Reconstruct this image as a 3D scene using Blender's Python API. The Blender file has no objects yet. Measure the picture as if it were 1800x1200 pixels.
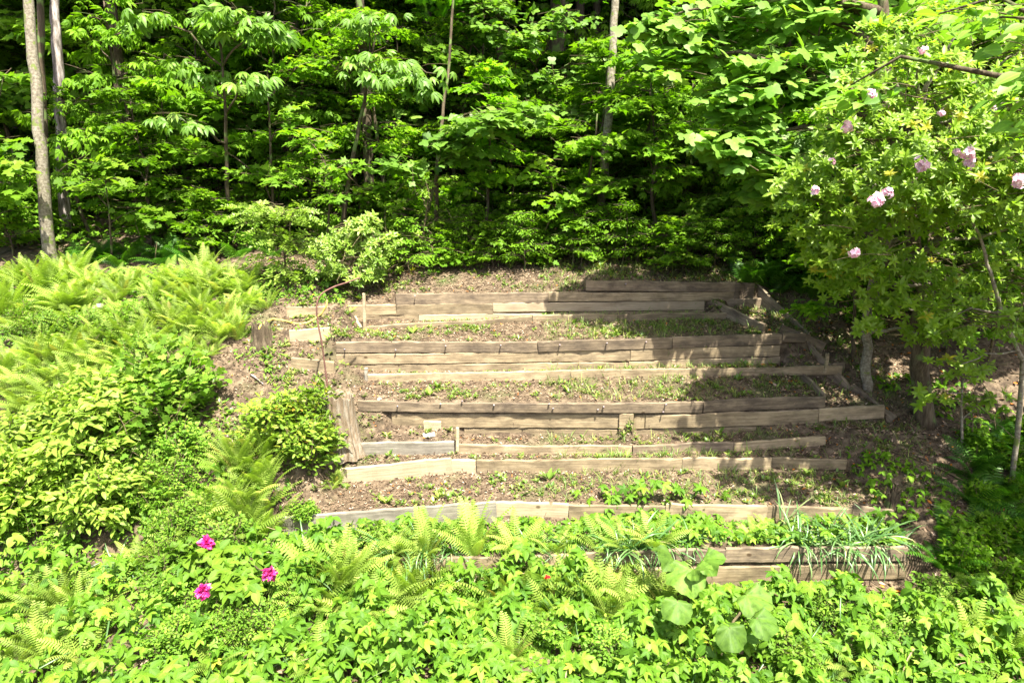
import bpy, math, random
import numpy as np
R = math.radians
random.seed(7); rng = np.random.default_rng(7)
sc = bpy.context.scene
C = sc.collection

# ------------------------------------------------------------------ camera, light, exposure
CZ, PITCH, FPX = 5.0, R(14), 1200.0
cam_d = bpy.data.cameras.new('camera'); cam_d.lens = 24; cam_d.sensor_width = 36
cam_d.clip_start = 0.1; cam_d.clip_end = 400
cam = bpy.data.objects.new('camera', cam_d); C.objects.link(cam)
cam.location = (0, 0, CZ); cam.rotation_euler = (R(90) - PITCH, 0, 0)
sc.camera = cam
SUN = np.array([0.17, -0.40, 0.90]); SUN /= np.linalg.norm(SUN)
elev = math.asin(SUN[2])
w = bpy.data.worlds.new('World'); sc.world = w; w.use_nodes = True
nt = w.node_tree; bg = nt.nodes['Background']
sky = nt.nodes.new('ShaderNodeTexSky'); sky.sky_type = 'NISHITA'; sky.sun_disc = False; sky.dust_density = 4.0; sky.air_density = 0.7; sky.ozone_density = 0.5
sky.sun_elevation = elev; sky.sun_rotation = math.atan2(SUN[0], SUN[1])
nt.links.new(sky.outputs[0], bg.inputs[0]); bg.inputs[1].default_value = 0.095
ld = bpy.data.lights.new('sun', 'SUN'); ld.energy = 5.0; ld.angle = R(0.5); ld.color = (1.0, 0.95, 0.82)
lo = bpy.data.objects.new('sun', ld); C.objects.link(lo)
from mathutils import Vector
lo.rotation_euler = Vector(SUN).to_track_quat('Z', 'Y').to_euler()
sc.view_settings.view_transform = 'Standard'; sc.view_settings.look = 'None'
sc.view_settings.exposure = 2.1; sc.view_settings.gamma = 1.0
sc.cycles.max_bounces = 8; sc.cycles.transmission_bounces = 6; sc.cycles.diffuse_bounces = 5

# ------------------------------------------------------------------ helpers
cp, sp = math.cos(PITCH), math.sin(PITCH)
def at(px, py, Y):
    dx = (px - 900) / FPX; dy = -(py - 600) / FPX
    d = np.array([dx, cp + dy * sp, -sp + dy * cp])
    return np.array([0, 0, CZ]) + d * (Y / d[1])
def proj(p):
    q = np.asarray(p, float) - np.array([0, 0, CZ])
    zc = q[1] * cp - q[2] * sp; up = q[2] * cp + q[1] * sp
    return 900 + FPX * q[0] / zc, 600 - FPX * up / zc
def ppm(p):
    q = np.asarray(p) - np.array([0, 0, CZ]); return FPX / (q[1] * cp - q[2] * sp)
def unit(v):
    v = np.asarray(v, float); return v / np.maximum(np.linalg.norm(v, axis=-1, keepdims=True), 1e-9)

def mesh_obj(name, V, F, mat, parent=None, tint=None, vein=None, smooth=False, F4=None):
    me = bpy.data.meshes.new(name)
    V = np.asarray(V, np.float32)
    n3 = 0 if F is None else len(F); n4 = 0 if F4 is None else len(F4)
    me.vertices.add(len(V)); me.vertices.foreach_set('co', V.ravel())
    idx = []; st = []
    if n3: idx.append(np.asarray(F, np.int32).ravel()); st.append(np.arange(n3) * 3)
    if n4: idx.append(np.asarray(F4, np.int32).ravel()); st.append(np.arange(n4) * 4 + n3 * 3)
    idx = np.concatenate(idx); st = np.concatenate(st).astype(np.int32)
    me.loops.add(len(idx)); me.loops.foreach_set('vertex_index', idx)
    me.polygons.add(n3 + n4); me.polygons.foreach_set('loop_start', st)
    me.polygons.foreach_set('use_smooth', np.full(n3 + n4, bool(smooth) or tint is not None))
    for nm, arr in (('tint', tint), ('vein', vein)):
        if arr is not None:
            a = me.attributes.new(nm, 'FLOAT', 'POINT'); a.data.foreach_set('value', np.asarray(arr, np.float32))
    me.update(calc_edges=True); me.validate()
    if mat: me.materials.append(mat)
    o = bpy.data.objects.new(name, me); C.objects.link(o)
    if parent is not None: o.parent = parent
    return o
def tag(o, label=None, cat=None, group=None, kind=None):
    if label: o['label'] = label
    if cat: o['category'] = cat
    if group: o['group'] = group
    if kind: o['kind'] = kind
    return o
def thing(name, loc, label=None, cat=None, group=None, rz=0, s=1):
    o = bpy.data.objects.new(name, None); C.objects.link(o); o.empty_display_size = .2
    o.location = tuple(float(v) for v in loc); o.rotation_euler = (0, 0, rz); o.scale = (s, s, s)
    return tag(o, label, cat, group)
def dup(root, loc, rz=0, s=1, lean=(0, 0)):
    r = root.copy(); C.objects.link(r); r.location = tuple(float(v) for v in loc)
    r.rotation_euler = (lean[0], lean[1], rz); r.scale = (s, s, s)
    for ch in list(root.children):
        c = ch.copy(); C.objects.link(c); c.parent = r
    return r
ORD = ('first second third fourth fifth sixth seventh eighth ninth tenth eleventh twelfth thirteenth fourteenth fifteenth '
       'sixteenth seventeenth eighteenth nineteenth twentieth').split()
ORD += ['twenty-' + x for x in ORD[:9]] + ['thirtieth'] + ['thirty-' + x for x in ORD[:9]] + ['fortieth'] + ['forty-' + x for x in ORD[:9]]
def row_labels(objs, look, cat, group):
    """look has %s where the ordinal goes; objects are counted from the left of the picture"""
    objs = sorted(objs, key=lambda o: proj(o.location)[0])
    for i, o in enumerate(objs):
        t = 'leftmost' if i == 0 and len(objs) > 1 else ('rightmost' if i == len(objs) - 1 and len(objs) > 1 else ORD[i] + ' from left')
        if len(objs) == 1: t = 'only one'
        tag(o, look % t, cat, group)

# ------------------------------------------------------------------ materials
def newmat(name):
    m = bpy.data.materials.new(name); m.use_nodes = True
    nt = m.node_tree; nt.nodes.clear()
    out = nt.nodes.new('ShaderNodeOutputMaterial'); return m, nt, out
def N(nt, t, **kw):
    n = nt.nodes.new(t)
    for k, v in kw.items(): setattr(n, k, v)
    return n
def ramp(nt, src, stops):
    r = N(nt, 'ShaderNodeValToRGB'); e = r.color_ramp.elements
    while len(e) < len(stops): e.new(0.5)
    for el, (p, c) in zip(e, stops): el.position = p; el.color = (*c, 1)
    nt.links.new(src, r.inputs[0]); return r.outputs[0]
def leafmat(name, cols, trans=0.42, rough=0.42, spec=0.5, tcol=(1.35, 1.5, 0.5), blotch=0):
    m, nt, out = newmat(name)
    a = N(nt, 'ShaderNodeAttribute', attribute_name='tint')
    col = ramp(nt, a.outputs['Fac'], cols)
    v = N(nt, 'ShaderNodeAttribute', attribute_name='vein')
    vm = N(nt, 'ShaderNodeMix', data_type='RGBA', blend_type='MULTIPLY')
    nt.links.new(ramp(nt, v.outputs['Fac'], [(0.0, (1.35, 1.3, 1.3)), (0.22, (0.95, .95, .95)), (1, (1.0, 1.0, 1.0))]), vm.inputs['B'])
    nt.links.new(col, vm.inputs['A']); vm.inputs['Factor'].default_value = 1
    oi = N(nt, 'ShaderNodeObjectInfo')
    hs = N(nt, 'ShaderNodeHueSaturation')
    mr = N(nt, 'ShaderNodeMapRange'); mr.inputs['To Min'].default_value = .78; mr.inputs['To Max'].default_value = 1.2
    nt.links.new(oi.outputs['Random'], mr.inputs[0]); nt.links.new(mr.outputs[0], hs.inputs['Value'])
    nt.links.new(vm.outputs['Result'], hs.inputs['Color'])
    if blotch:
        tc = N(nt, 'ShaderNodeTexCoord'); nz = N(nt, 'ShaderNodeTexNoise'); nz.inputs['Scale'].default_value = blotch; nz.inputs['Detail'].default_value = 6
        nt.links.new(tc.outputs['Object'], nz.inputs['Vector']); bm_ = N(nt, 'ShaderNodeMix', data_type='RGBA', blend_type='MULTIPLY'); bm_.inputs['Factor'].default_value = 1
        nt.links.new(ramp(nt, nz.outputs['Fac'], [(.3, (.6, .65, .6)), (.5, (1, 1, 1)), (.68, (1.15, 1.1, 1)), (.74, (1.5, 1.0, .8))]), bm_.inputs['B'])
        nt.links.new(vm.outputs['Result'], bm_.inputs['A']); nt.links.new(bm_.outputs['Result'], hs.inputs['Color'])
    p = N(nt, 'ShaderNodeBsdfPrincipled'); p.inputs['Roughness'].default_value = rough
    p.inputs['Specular IOR Level'].default_value = spec
    nt.links.new(hs.outputs[0], p.inputs['Base Color'])
    t = N(nt, 'ShaderNodeBsdfTranslucent')
    tm = N(nt, 'ShaderNodeMix', data_type='RGBA', blend_type='MULTIPLY'); tm.inputs['Factor'].default_value = 1
    tm.inputs['B'].default_value = (*tcol, 1); nt.links.new(hs.outputs[0], tm.inputs['A'])
    nt.links.new(tm.outputs['Result'], t.inputs['Color'])
    mx = N(nt, 'ShaderNodeMixShader'); mx.inputs[0].default_value = trans
    nt.links.new(p.outputs[0], mx.inputs[1]); nt.links.new(t.outputs[0], mx.inputs[2])
    nt.links.new(mx.outputs[0], out.inputs[0]); return m
def noisemat(name, stops, scale=(1, 1, 1), nscale=6, detail=8, rough=.85, bump=.4, bdist=.01, spots=None, rnd=True, world=False):
    m, nt, out = newmat(name)
    tc = N(nt, 'ShaderNodeTexCoord'); mp = N(nt, 'ShaderNodeMapping'); mp.inputs['Scale'].default_value = scale
    src = tc.outputs['Object']
    if world: src = N(nt, 'ShaderNodeNewGeometry').outputs['Position']
    oi = N(nt, 'ShaderNodeObjectInfo')
    ad = N(nt, 'ShaderNodeVectorMath', operation='ADD'); sc_ = N(nt, 'ShaderNodeVectorMath', operation='SCALE'); sc_.inputs['Scale'].default_value = 37.0
    cx = N(nt, 'ShaderNodeCombineXYZ')
    for k in range(3): nt.links.new(oi.outputs['Random'], cx.inputs[k])
    nt.links.new(cx.outputs[0], sc_.inputs[0])
    nt.links.new(src, ad.inputs[0])
    if rnd: nt.links.new(sc_.outputs[0], ad.inputs[1])
    nt.links.new(ad.outputs[0], mp.inputs[0])
    n = N(nt, 'ShaderNodeTexNoise'); n.inputs['Scale'].default_value = nscale; n.inputs['Detail'].default_value = detail; n.inputs['Roughness'].default_value = .65
    nt.links.new(mp.outputs[0], n.inputs['Vector'])
    col = ramp(nt, n.outputs['Fac'], stops)
    if spots:
        n2 = N(nt, 'ShaderNodeTexNoise'); n2.inputs['Scale'].default_value = spots[0]; n2.inputs['Detail'].default_value = 5
        nt.links.new(ad.outputs[0], n2.inputs['Vector'])
        f = ramp(nt, n2.outputs['Fac'], [(spots[1], (0, 0, 0)), (spots[1] + spots[2], (1, 1, 1))])
        mx = N(nt, 'ShaderNodeMix', data_type='RGBA'); nt.links.new(f, mx.inputs['Factor'])
        nt.links.new(col, mx.inputs['A']); mx.inputs['B'].default_value = (*spots[3], 1); col = mx.outputs['Result']
    p = N(nt, 'ShaderNodeBsdfPrincipled'); p.inputs['Roughness'].default_value = rough; p.inputs['Specular IOR Level'].default_value = .25
    if rnd:
        hs = N(nt, 'ShaderNodeHueSaturation'); mr = N(nt, 'ShaderNodeMapRange'); mr.inputs['To Min'].default_value = .82; mr.inputs['To Max'].default_value = 1.15
        nt.links.new(oi.outputs['Random'], mr.inputs[0]); nt.links.new(mr.outputs[0], hs.inputs['Value']); nt.links.new(col, hs.inputs['Color']); col = hs.outputs[0]
    nt.links.new(col, p.inputs['Base Color'])
    b = N(nt, 'ShaderNodeBump'); b.inputs['Strength'].default_value = bump; b.inputs['Distance'].default_value = bdist
    nt.links.new(n.outputs['Fac'], b.inputs['Height']); nt.links.new(b.outputs[0], p.inputs['Normal'])
    nt.links.new(p.outputs[0], out.inputs[0]); return m

G_DK = [(0, (.055, .14, .005)), (.5, (.11, .23, .009)), (1, (.18, .32, .018))]
M = {}
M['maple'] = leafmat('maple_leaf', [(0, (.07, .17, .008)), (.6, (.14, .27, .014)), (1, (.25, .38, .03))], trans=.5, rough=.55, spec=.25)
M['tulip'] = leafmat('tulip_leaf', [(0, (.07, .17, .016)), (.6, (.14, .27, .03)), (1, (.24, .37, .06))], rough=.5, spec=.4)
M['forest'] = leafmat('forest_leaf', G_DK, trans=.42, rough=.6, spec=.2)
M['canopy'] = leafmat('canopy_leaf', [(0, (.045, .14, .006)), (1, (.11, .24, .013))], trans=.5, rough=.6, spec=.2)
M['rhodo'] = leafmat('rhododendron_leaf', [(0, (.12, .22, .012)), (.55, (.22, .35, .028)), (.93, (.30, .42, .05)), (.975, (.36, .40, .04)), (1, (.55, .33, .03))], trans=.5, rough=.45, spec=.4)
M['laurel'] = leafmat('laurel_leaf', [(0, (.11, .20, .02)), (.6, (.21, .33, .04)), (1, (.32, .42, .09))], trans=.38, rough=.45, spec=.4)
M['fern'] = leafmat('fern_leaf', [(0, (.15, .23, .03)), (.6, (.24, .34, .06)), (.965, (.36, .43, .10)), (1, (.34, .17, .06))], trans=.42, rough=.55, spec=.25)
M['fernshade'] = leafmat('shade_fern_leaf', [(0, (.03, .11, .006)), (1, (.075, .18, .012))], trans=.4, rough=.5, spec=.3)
M['vine'] = leafmat('creeper_leaf', [(0, (.035, .10, .006)), (.6, (.10, .20, .013)), (.94, (.18, .29, .025)), (1, (.30, .33, .03))], trans=.36, rough=.58, spec=.25)
M['shrub'] = leafmat('shrub_leaf', [(0, (.06, .15, .010)), (.6, (.13, .25, .022)), (1, (.26, .36, .05))], trans=.4, rough=.55, spec=.25)
M['yellow'] = leafmat('yellow_shrub_leaf', [(0, (.10, .19, .02)), (.55, (.22, .29, .035)), (.85, (.36, .34, .04)), (1, (.5, .20, .04))], trans=.36)
M['strap'] = leafmat('strap_leaf', [(0, (.05, .13, .03)), (.7, (.11, .20, .065)), (.93, (.2, .27, .11)), (1, (.4, .34, .16))], trans=.25, rough=.35, tcol=(1.2, 1.4, .6))
M['big'] = leafmat('butterbur_leaf', [(0, (.065, .135, .016)), (1, (.10, .185, .025))], trans=.28, rough=.6, spec=.25, tcol=(1.2, 1.4, .6), blotch=22)
M['peonyleaf'] = leafmat('peony_leaf', [(0, (.05, .13, .008)), (1, (.15, .25, .02))], trans=.3, rough=.6, spec=.2)
M['weed'] = leafmat('weed_leaf', [(0, (.07, .15, .02)), (.6, (.14, .22, .03)), (1, (.26, .28, .06))], trans=.3)
M['litter'] = leafmat('dead_leaf', [(0, (.03, .018, .012)), (.35, (.09, .058, .035)), (.7, (.22, .155, .10)), (.9, (.42, .32, .24)), (1, (.5, .18, .03))], trans=.12, rough=.7, spec=.2, tcol=(1, .9, .7))
M['pink'] = leafmat('pink_petal', [(0, (.62, .34, .46)), (.5, (.82, .56, .66)), (1, (.9, .78, .82))], trans=.3, tcol=(1.1, .9, 1))
M['magenta'] = leafmat('magenta_petal', [(0, (.33, .01, .10)), (.6, (.55, .02, .20)), (1, (.75, .10, .36))], trans=.3, tcol=(1.1, .8, 1))
M['red'] = leafmat('red_petal', [(0, (.6, .02, .02)), (1, (.7, .03, .04))], trans=.2, tcol=(1, .8, .8))
M['bark'] = noisemat('brown_bark', [(.3, (.025, .017, .01)), (.5, (.07, .052, .032)), (.7, (.14, .11, .07))], (9, 9, 1.3), 3, bump=.8, bdist=.02, spots=(5, .55, .1, (.10, .15, .04)))
M['barkpale'] = noisemat('pale_bark', [(.3, (.06, .05, .035)), (.48, (.15, .13, .095)), (.7, (.28, .255, .20))], (5, 5, 6), 5, bump=.5, bdist=.01, spots=(9, .58, .06, (.12, .15, .04)))
M['barkdead'] = noisemat('dead_bark', [(.35, (.05, .04, .03)), (.5, (.20, .17, .15)), (.65, (.42, .37, .36))], (6, 6, 1), 3, bump=.8, bdist=.02)
M['twig'] = noisemat('twig_bark', [(.3, (.05, .04, .02)), (.7, (.15, .12, .06))], (4, 4, 4), 4, bump=.2)
M['soil'] = noisemat('soil', [(.28, (.02, .013, .008)), (.45, (.06, .042, .026)), (.58, (.12, .088, .056)), (.75, (.22, .17, .115))], (1, 1, 1), 9, detail=12, bump=.9, bdist=.03,
                     spots=(1.6, .55, .16, (.07, .07, .03)), rnd=False, world=True)
def woodmat(name, stops, stain, amt):
    m, nt, out = newmat(name)
    tc = N(nt, 'ShaderNodeTexCoord'); oi = N(nt, 'ShaderNodeObjectInfo')
    cx = N(nt, 'ShaderNodeCombineXYZ'); mu = N(nt, 'ShaderNodeMath', operation='MULTIPLY'); mu.inputs[1].default_value = 53
    nt.links.new(oi.outputs['Random'], mu.inputs[0])
    for k in range(3): nt.links.new(mu.outputs[0], cx.inputs[k])
    ad = N(nt, 'ShaderNodeVectorMath', operation='ADD'); nt.links.new(tc.outputs['Object'], ad.inputs[0]); nt.links.new(cx.outputs[0], ad.inputs[1])
    mp = N(nt, 'ShaderNodeMapping'); mp.inputs['Scale'].default_value = (.9, 8, 22); nt.links.new(ad.outputs[0], mp.inputs[0])
    n = N(nt, 'ShaderNodeTexNoise'); n.inputs['Scale'].default_value = 2.2; n.inputs['Detail'].default_value = 9; n.inputs['Roughness'].default_value = .62; n.inputs['Distortion'].default_value = .6
    nt.links.new(mp.outputs[0], n.inputs['Vector'])
    col = ramp(nt, n.outputs['Fac'], stops)
    mp2 = N(nt, 'ShaderNodeMapping'); mp2.inputs['Scale'].default_value = (2.0, 3, 5); nt.links.new(ad.outputs[0], mp2.inputs[0])
    n2 = N(nt, 'ShaderNodeTexNoise'); n2.inputs['Scale'].default_value = 1.5; n2.inputs['Detail'].default_value = 7; n2.inputs['Roughness'].default_value = .7
    nt.links.new(mp2.outputs[0], n2.inputs['Vector'])
    f = ramp(nt, n2.outputs['Fac'], [(.5 - amt * .12, (0, 0, 0)), (.74 - amt * .12, (1, 1, 1))])
    mx = N(nt, 'ShaderNodeMix', data_type='RGBA'); fm = N(nt, 'ShaderNodeMath', operation='MULTIPLY'); fm.inputs[1].default_value = min(1, .35 + amt * .4)
    nt.links.new(f, fm.inputs[0]); nt.links.new(fm.outputs[0], mx.inputs['Factor']); nt.links.new(col, mx.inputs['A']); mx.inputs['B'].default_value = (*stain, 1)
    # knots and nail holes
    vo = N(nt, 'ShaderNodeTexVoronoi'); vo.inputs['Scale'].default_value = 2.1
    mp3 = N(nt, 'ShaderNodeMapping'); mp3.inputs['Scale'].default_value = (1, 1, 1.5); nt.links.new(ad.outputs[0], mp3.inputs[0]); nt.links.new(mp3.outputs[0], vo.inputs['Vector'])
    kf = ramp(nt, vo.outputs['Distance'], [(.0, (.22, .18, .15)), (.05, (.45, .4, .35)), (.075, (1, 1, 1))])
    km = N(nt, 'ShaderNodeMix', data_type='RGBA', blend_type='MULTIPLY'); km.inputs['Factor'].default_value = 1
    nt.links.new(mx.outputs['Result'], km.inputs['A']); nt.links.new(kf, km.inputs['B'])
    hs = N(nt, 'ShaderNodeHueSaturation'); mr = N(nt, 'ShaderNodeMapRange'); mr.inputs['To Min'].default_value = .8; mr.inputs['To Max'].default_value = 1.18
    nt.links.new(oi.outputs['Random'], mr.inputs[0]); nt.links.new(mr.outputs[0], hs.inputs['Value']); nt.links.new(km.outputs['Result'], hs.inputs['Color'])
    p = N(nt, 'ShaderNodeBsdfPrincipled'); p.inputs['Roughness'].default_value = .8; p.inputs['Specular IOR Level'].default_value = .2
    nt.links.new(hs.outputs[0], p.inputs['Base Color'])
    b = N(nt, 'ShaderNodeBump'); b.inputs['Strength'].default_value = .5; b.inputs['Distance'].default_value = .006
    nt.links.new(n.outputs['Fac'], b.inputs['Height']); nt.links.new(b.outputs[0], p.inputs['Normal'])
    nt.links.new(p.outputs[0], out.inputs[0]); return m
M['wood'] = woodmat('weathered_timber', [(.25, (.14, .105, .062)), (.5, (.27, .21, .128)), (.75, (.37, .30, .195))], (.06, .045, .03), .8)
M['wooddark'] = woodmat('stained_timber', [(.25, (.10, .075, .048)), (.5, (.215, .165, .108)), (.75, (.34, .27, .185))], (.05, .038, .03), 1.0)
M['woodgrey'] = woodmat('grey_timber', [(.25, (.12, .105, .085)), (.5, (.22, .20, .16)), (.75, (.31, .285, .235))], (.08, .07, .055), .7)
M['woodpale'] = woodmat('pale_timber', [(.25, (.21, .165, .105)), (.5, (.32, .26, .17)), (.75, (.41, .34, .235))], (.2, .13, .08), .3)
def flat(name, col, rough=.6, metal=0):
    m, nt, out = newmat(name); p = N(nt, 'ShaderNodeBsdfPrincipled'); tc = N(nt, 'ShaderNodeTexCoord')
    n = N(nt, 'ShaderNodeTexNoise'); n.inputs['Scale'].default_value = 14; nt.links.new(tc.outputs['Object'], n.inputs['Vector'])
    nt.links.new(ramp(nt, n.outputs['Fac'], [(.3, tuple(c * .6 for c in col)), (.7, tuple(min(1, c * 1.2) for c in col))]), p.inputs['Base Color'])
    p.inputs['Roughness'].default_value = rough; p.inputs['Metallic'].default_value = metal
    nt.links.new(p.outputs[0], out.inputs[0]); return m
M['rust'] = flat('rusty_iron', (.16, .075, .06), .7, .3); M['nail'] = flat('nail_steel', (.30, .24, .24), .5, .5)
M['hose'] = flat('yellow_rubber', (.62, .47, .10), .5); M['black'] = flat('black_rubber', (.02, .02, .025), .4)
M['stone'] = noisemat('grey_stone', [(.3, (.2, .17, .14)), (.6, (.42, .38, .32)), (.8, (.55, .5, .44))], (1, 1, 1), 9, bump=.7, bdist=.02)
M['white'] = noisemat('pale_brick', [(.3, (.5, .46, .4)), (.7, (.75, .72, .66))], (1, 1, 1), 12, bump=.3)

# ------------------------------------------------------------------ walls: planks given by their top edge in the photograph and a real distance
# (x0, y0, x1, y1, height px, material, proud cm)
WALLS = {}
def W_(key, Y, planks, label, nails=()): WALLS[key] = dict(Y=Y, planks=planks, label=label, nails=nails)
W_('A', 11.0, [
    (1030, 493, 1294, 496, 18, 'wooddark', 1), (695, 517, 964, 514, 20, 'wooddark', 0), (964, 513, 1293, 512, 17, 'wood', 0),
    (585, 537, 696, 535, 19, 'wood', 0), (696, 536.5, 866, 534, 18, 'wood', 0.3), (866, 533, 1239, 529, 16, 'woodpale', 0),
    (585, 555, 735, 553, 17, 'wood', 0), (735, 553, 1000, 550, 18, 'woodpale', 0), (1000, 548.5, 1241, 545, 18, 'wood', 0),
    (1293, 497, 1328, 498, 31, 'wooddark', 2)],
   'top timber retaining wall with stepped upper planks below the forest edge', [(729, 521), (1100, 500)])
W_('A2', 10.62, [(634, 574, 936, 555, 13, 'wood', 0), (936, 554, 1085, 553, 15, 'wood', 0), (1085, 553, 1292, 549, 14, 'wood', .4)],
   'low single-plank timber edging in front of the top retaining wall')
W_('B', 9.75, [
    (590, 601, 945, 600, 20, 'wooddark', .5), (945, 599.5, 1182, 593, 20, 'wooddark', .3), (1182, 592.5, 1376, 586, 20, 'wooddark', .5), (1376, 585, 1418, 585, 17, 'wooddark', 2.5),
    (590, 622, 1108, 616, 19.5, 'wood', 0), (1108, 615, 1372, 606, 20, 'wood', .2),
    (590, 642, 1105, 637, 23, 'wood', 0), (1105, 636, 1372, 627, 17, 'wood', .3)],
   'second timber retaining wall from the top, three planks high with nail heads', [(695, 616), (783, 609), (880, 608), (984, 607), (1067, 604), (1136, 602), (605, 615)])
W_('B2', 9.42, [(644, 658, 1003, 651, 19, 'wood', 0), (1003, 651, 1213, 648, 17, 'wood', .4), (1213, 648, 1482, 643, 16, 'wood', 0)],
   'low timber edging plank in front of the second retaining wall from the top')
W_('C', 8.8, [
    (628, 703, 1236, 706, 21, 'wooddark', 2), (1236, 706, 1452, 697, 20, 'wooddark', .5),
    (688, 726, 1092, 728, 26, 'wood', 0), (1114, 728, 1134, 728, 27, 'wood', 0), (1134, 728.5, 1440, 719, 26, 'wood', .3), (1440, 718, 1556, 712, 24, 'wood', 1),
    (815, 753, 1092, 755, 16, 'wood', 0), (1114, 756, 1330, 748, 14, 'wood', 0)],
   'third timber retaining wall from the top with one long dark upper plank and short post', [(698, 715), (774, 711), (868, 713), (965, 711), (972, 719), (1051, 721), (1061, 716), (1171, 712), (1166, 725), (812, 706)])
W_('C2', 8.5, [(597, 779, 799, 777, 25, None, 0), (801, 781, 1112, 784, 20, 'wood', 0), (1112, 784, 1290, 778, 20, 'wooddark', .3), (1290, 778, 1452, 767, 17, 'wood', 0)],
   'low timber edging plank rising to the right in front of the third retaining wall')
W_('D', 8.22, [(597, 824, 793, 805, 30, 'woodpale', 1), (793, 808, 837, 809, 26, 'woodpale', .6), (837, 808, 1200, 806, 25, 'wood', 0), (1200, 805.5, 1358, 804, 23, 'wood', .4), (1358, 804, 1490, 807, 20, 'wood', 0)],
   'single row timber wall with kinked pale left plank, fourth wall from the top')
W_('E', 7.5, [(488, 908, 871, 881, 42, 'woodgrey', 1), (871, 882, 1000, 886, 30, 'woodpale', 0), (1000, 887, 1171, 889, 30, 'wood', .3), (1171, 885, 1350, 889, 33, 'wood', .8), (1350, 889, 1502, 893, 27, 'wood', 0), (1502, 889, 1572, 896, 30, 'wooddark', 1)],
   'long weathered timber wall behind the daylilies, second wall from the bottom', [(814, 893), (586, 912)])
W_('F', 6.85, [(640, 984, 1002, 974, 26, 'wood', 0), (1002, 972, 1276, 966, 26, 'wooddark', .3), (1276, 964, 1597, 961, 28, 'wooddark', .6),
               (690, 1011, 1100, 1000, 28, 'wood', 0), (1100, 1000, 1596, 990, 30, 'wood', .2)],
   'lowest timber retaining wall half hidden behind ferns and drooping strap leaves')

def wall_profile(key):
    w_ = WALLS[key]; Y = w_['Y']; pts = []
    for (x0, y0, x1, y1, h, m, p) in w_['planks']:
        for f in (0.02, .5, .98):
            a = at(x0 + (x1 - x0) * f, y0 + (y1 - y0) * f, Y); b = at(x0 + (x1 - x0) * f, y0 + (y1 - y0) * f + h, Y)
            pts.append((a[0], a[2], b[2], x0, x1))
    xs = np.linspace(min(p[0] for p in pts), max(p[0] for p in pts), 60)
    tops = np.full(60, -9.); bots = np.full(60, 99.)
    for (x0, y0, x1, y1, h, m, p) in w_['planks']:
        a0, a1 = at(x0, y0, Y), at(x1, y1, Y); b0, b1 = at(x0, y0 + h, Y), at(x1, y1 + h, Y)
        inn = (xs >= a0[0] - .03) & (xs <= a1[0] + .03)
        t = (xs - a0[0]) / (a1[0] - a0[0])
        tops[inn] = np.maximum(tops[inn], (a0[2] + t * (a1[2] - a0[2]))[inn]); bots[inn] = np.minimum(bots[inn], (b0[2] + t * (b1[2] - b0[2]))[inn])
    ok = tops > -5
    return xs[ok], tops[ok], bots[ok]
PROF = {k: wall_profile(k) for k in WALLS}
CARVE = []
ORDER = ['F', 'E', 'D', 'C2', 'C', 'B2', 'B', 'A2', 'A']
SY = [-25, 0, 4, 6.3, 11.0, 13, 20, 45, 110]; SZ = [-1.8, -.3, .15, .5, 3.1, 3.7, 5.6, 16, 46]
def smooth(a, b, v):
    t = np.clip((v - a) / (b - a), 0, 1); return t * t * (3 - 2 * t)
def bump2(x, y):
    return (np.sin(x * 1.3 + 1) * np.sin(y * 1.7 + .5) * .06 + np.sin(x * 3.1 + y * 2.3) * .025 + np.sin(x * 7.3 - y * 5.9 + 2) * .012 + np.sin(x * 13.7 + 1.3) * np.sin(y * 15.1) * .007)
def Zg(x, y):
    x = np.asarray(x, float); y = np.asarray(y, float)
    S = np.interp(y, SY, SZ)
    cy = [np.full_like(x, 5.4)]; cz = [np.interp(5.4, SY, SZ) + 0 * x]
    mt = np.zeros_like(x)
    for k in ORDER:
        xs, tp, bt = PROF[k]; Y = WALLS[k]['Y']
        m = smooth(xs[0] - .35, xs[0] - .02, x) * (1 - smooth(xs[-1] + .02, xs[-1] + .4, x))
        s = np.interp(Y, SY, SZ)
        zt = np.interp(x, xs, tp) - .025; zb = np.interp(x, xs, bt) + .03
        cy += [np.full_like(x, Y + .015), np.full_like(x, Y + .055)]
        cz += [s + (zb - s) * m, s + (zt - s) * m]; mt = np.maximum(mt, m)
    cy.append(np.full_like(x, 13.)); cz.append(np.interp(13., SY, SZ) + 0 * x)
    Zr = S.copy()
    for i in range(len(cy) - 1):
        t = (y - cy[i]) / (cy[i + 1] - cy[i]); inn = (t >= 0) & (t < 1)
        Zr = np.where(inn, cz[i] + t * (cz[i + 1] - cz[i]), Zr)
    dist = np.minimum.reduce([np.abs(y - WALLS[k]['Y'] - .03) for k in ORDER])
    amp = 1 - mt * (1 - np.clip(dist / .4, 0, 1) * .35)
    z = Zr + bump2(x, y) * amp
    z = z + .35 * np.exp(-((x + 4.6) ** 2) / 3.0 - ((y - 9.6) ** 2) / 2.0)          # fern mound on the left
    z = z - .25 * np.exp(-((x - 6.5) ** 2) / 3.0 - ((y - 7.5) ** 2) / 5.0)
    for (a, b, Yb0, Yb1, dep) in CARVE:
        Yb = Yb0 + (Yb1 - Yb0) * np.clip((x - a) / (b - a), 0, 1); t = Yb - y
        z = z - dep * smooth(a - .08, a, x) * (1 - smooth(b, b + .08, x)) * np.where(t > 0, np.clip(1 - t / .55, 0, 1), 0)
    far = np.clip((y - 14) / 20, 0, 1)
    return z + far * (np.sin(x * .35 + 1) * .5 + np.sin(x * .13 + y * .2) * .6)
def zg(x, y): return float(Zg(np.array([x]), np.array([y]))[0])
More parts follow.
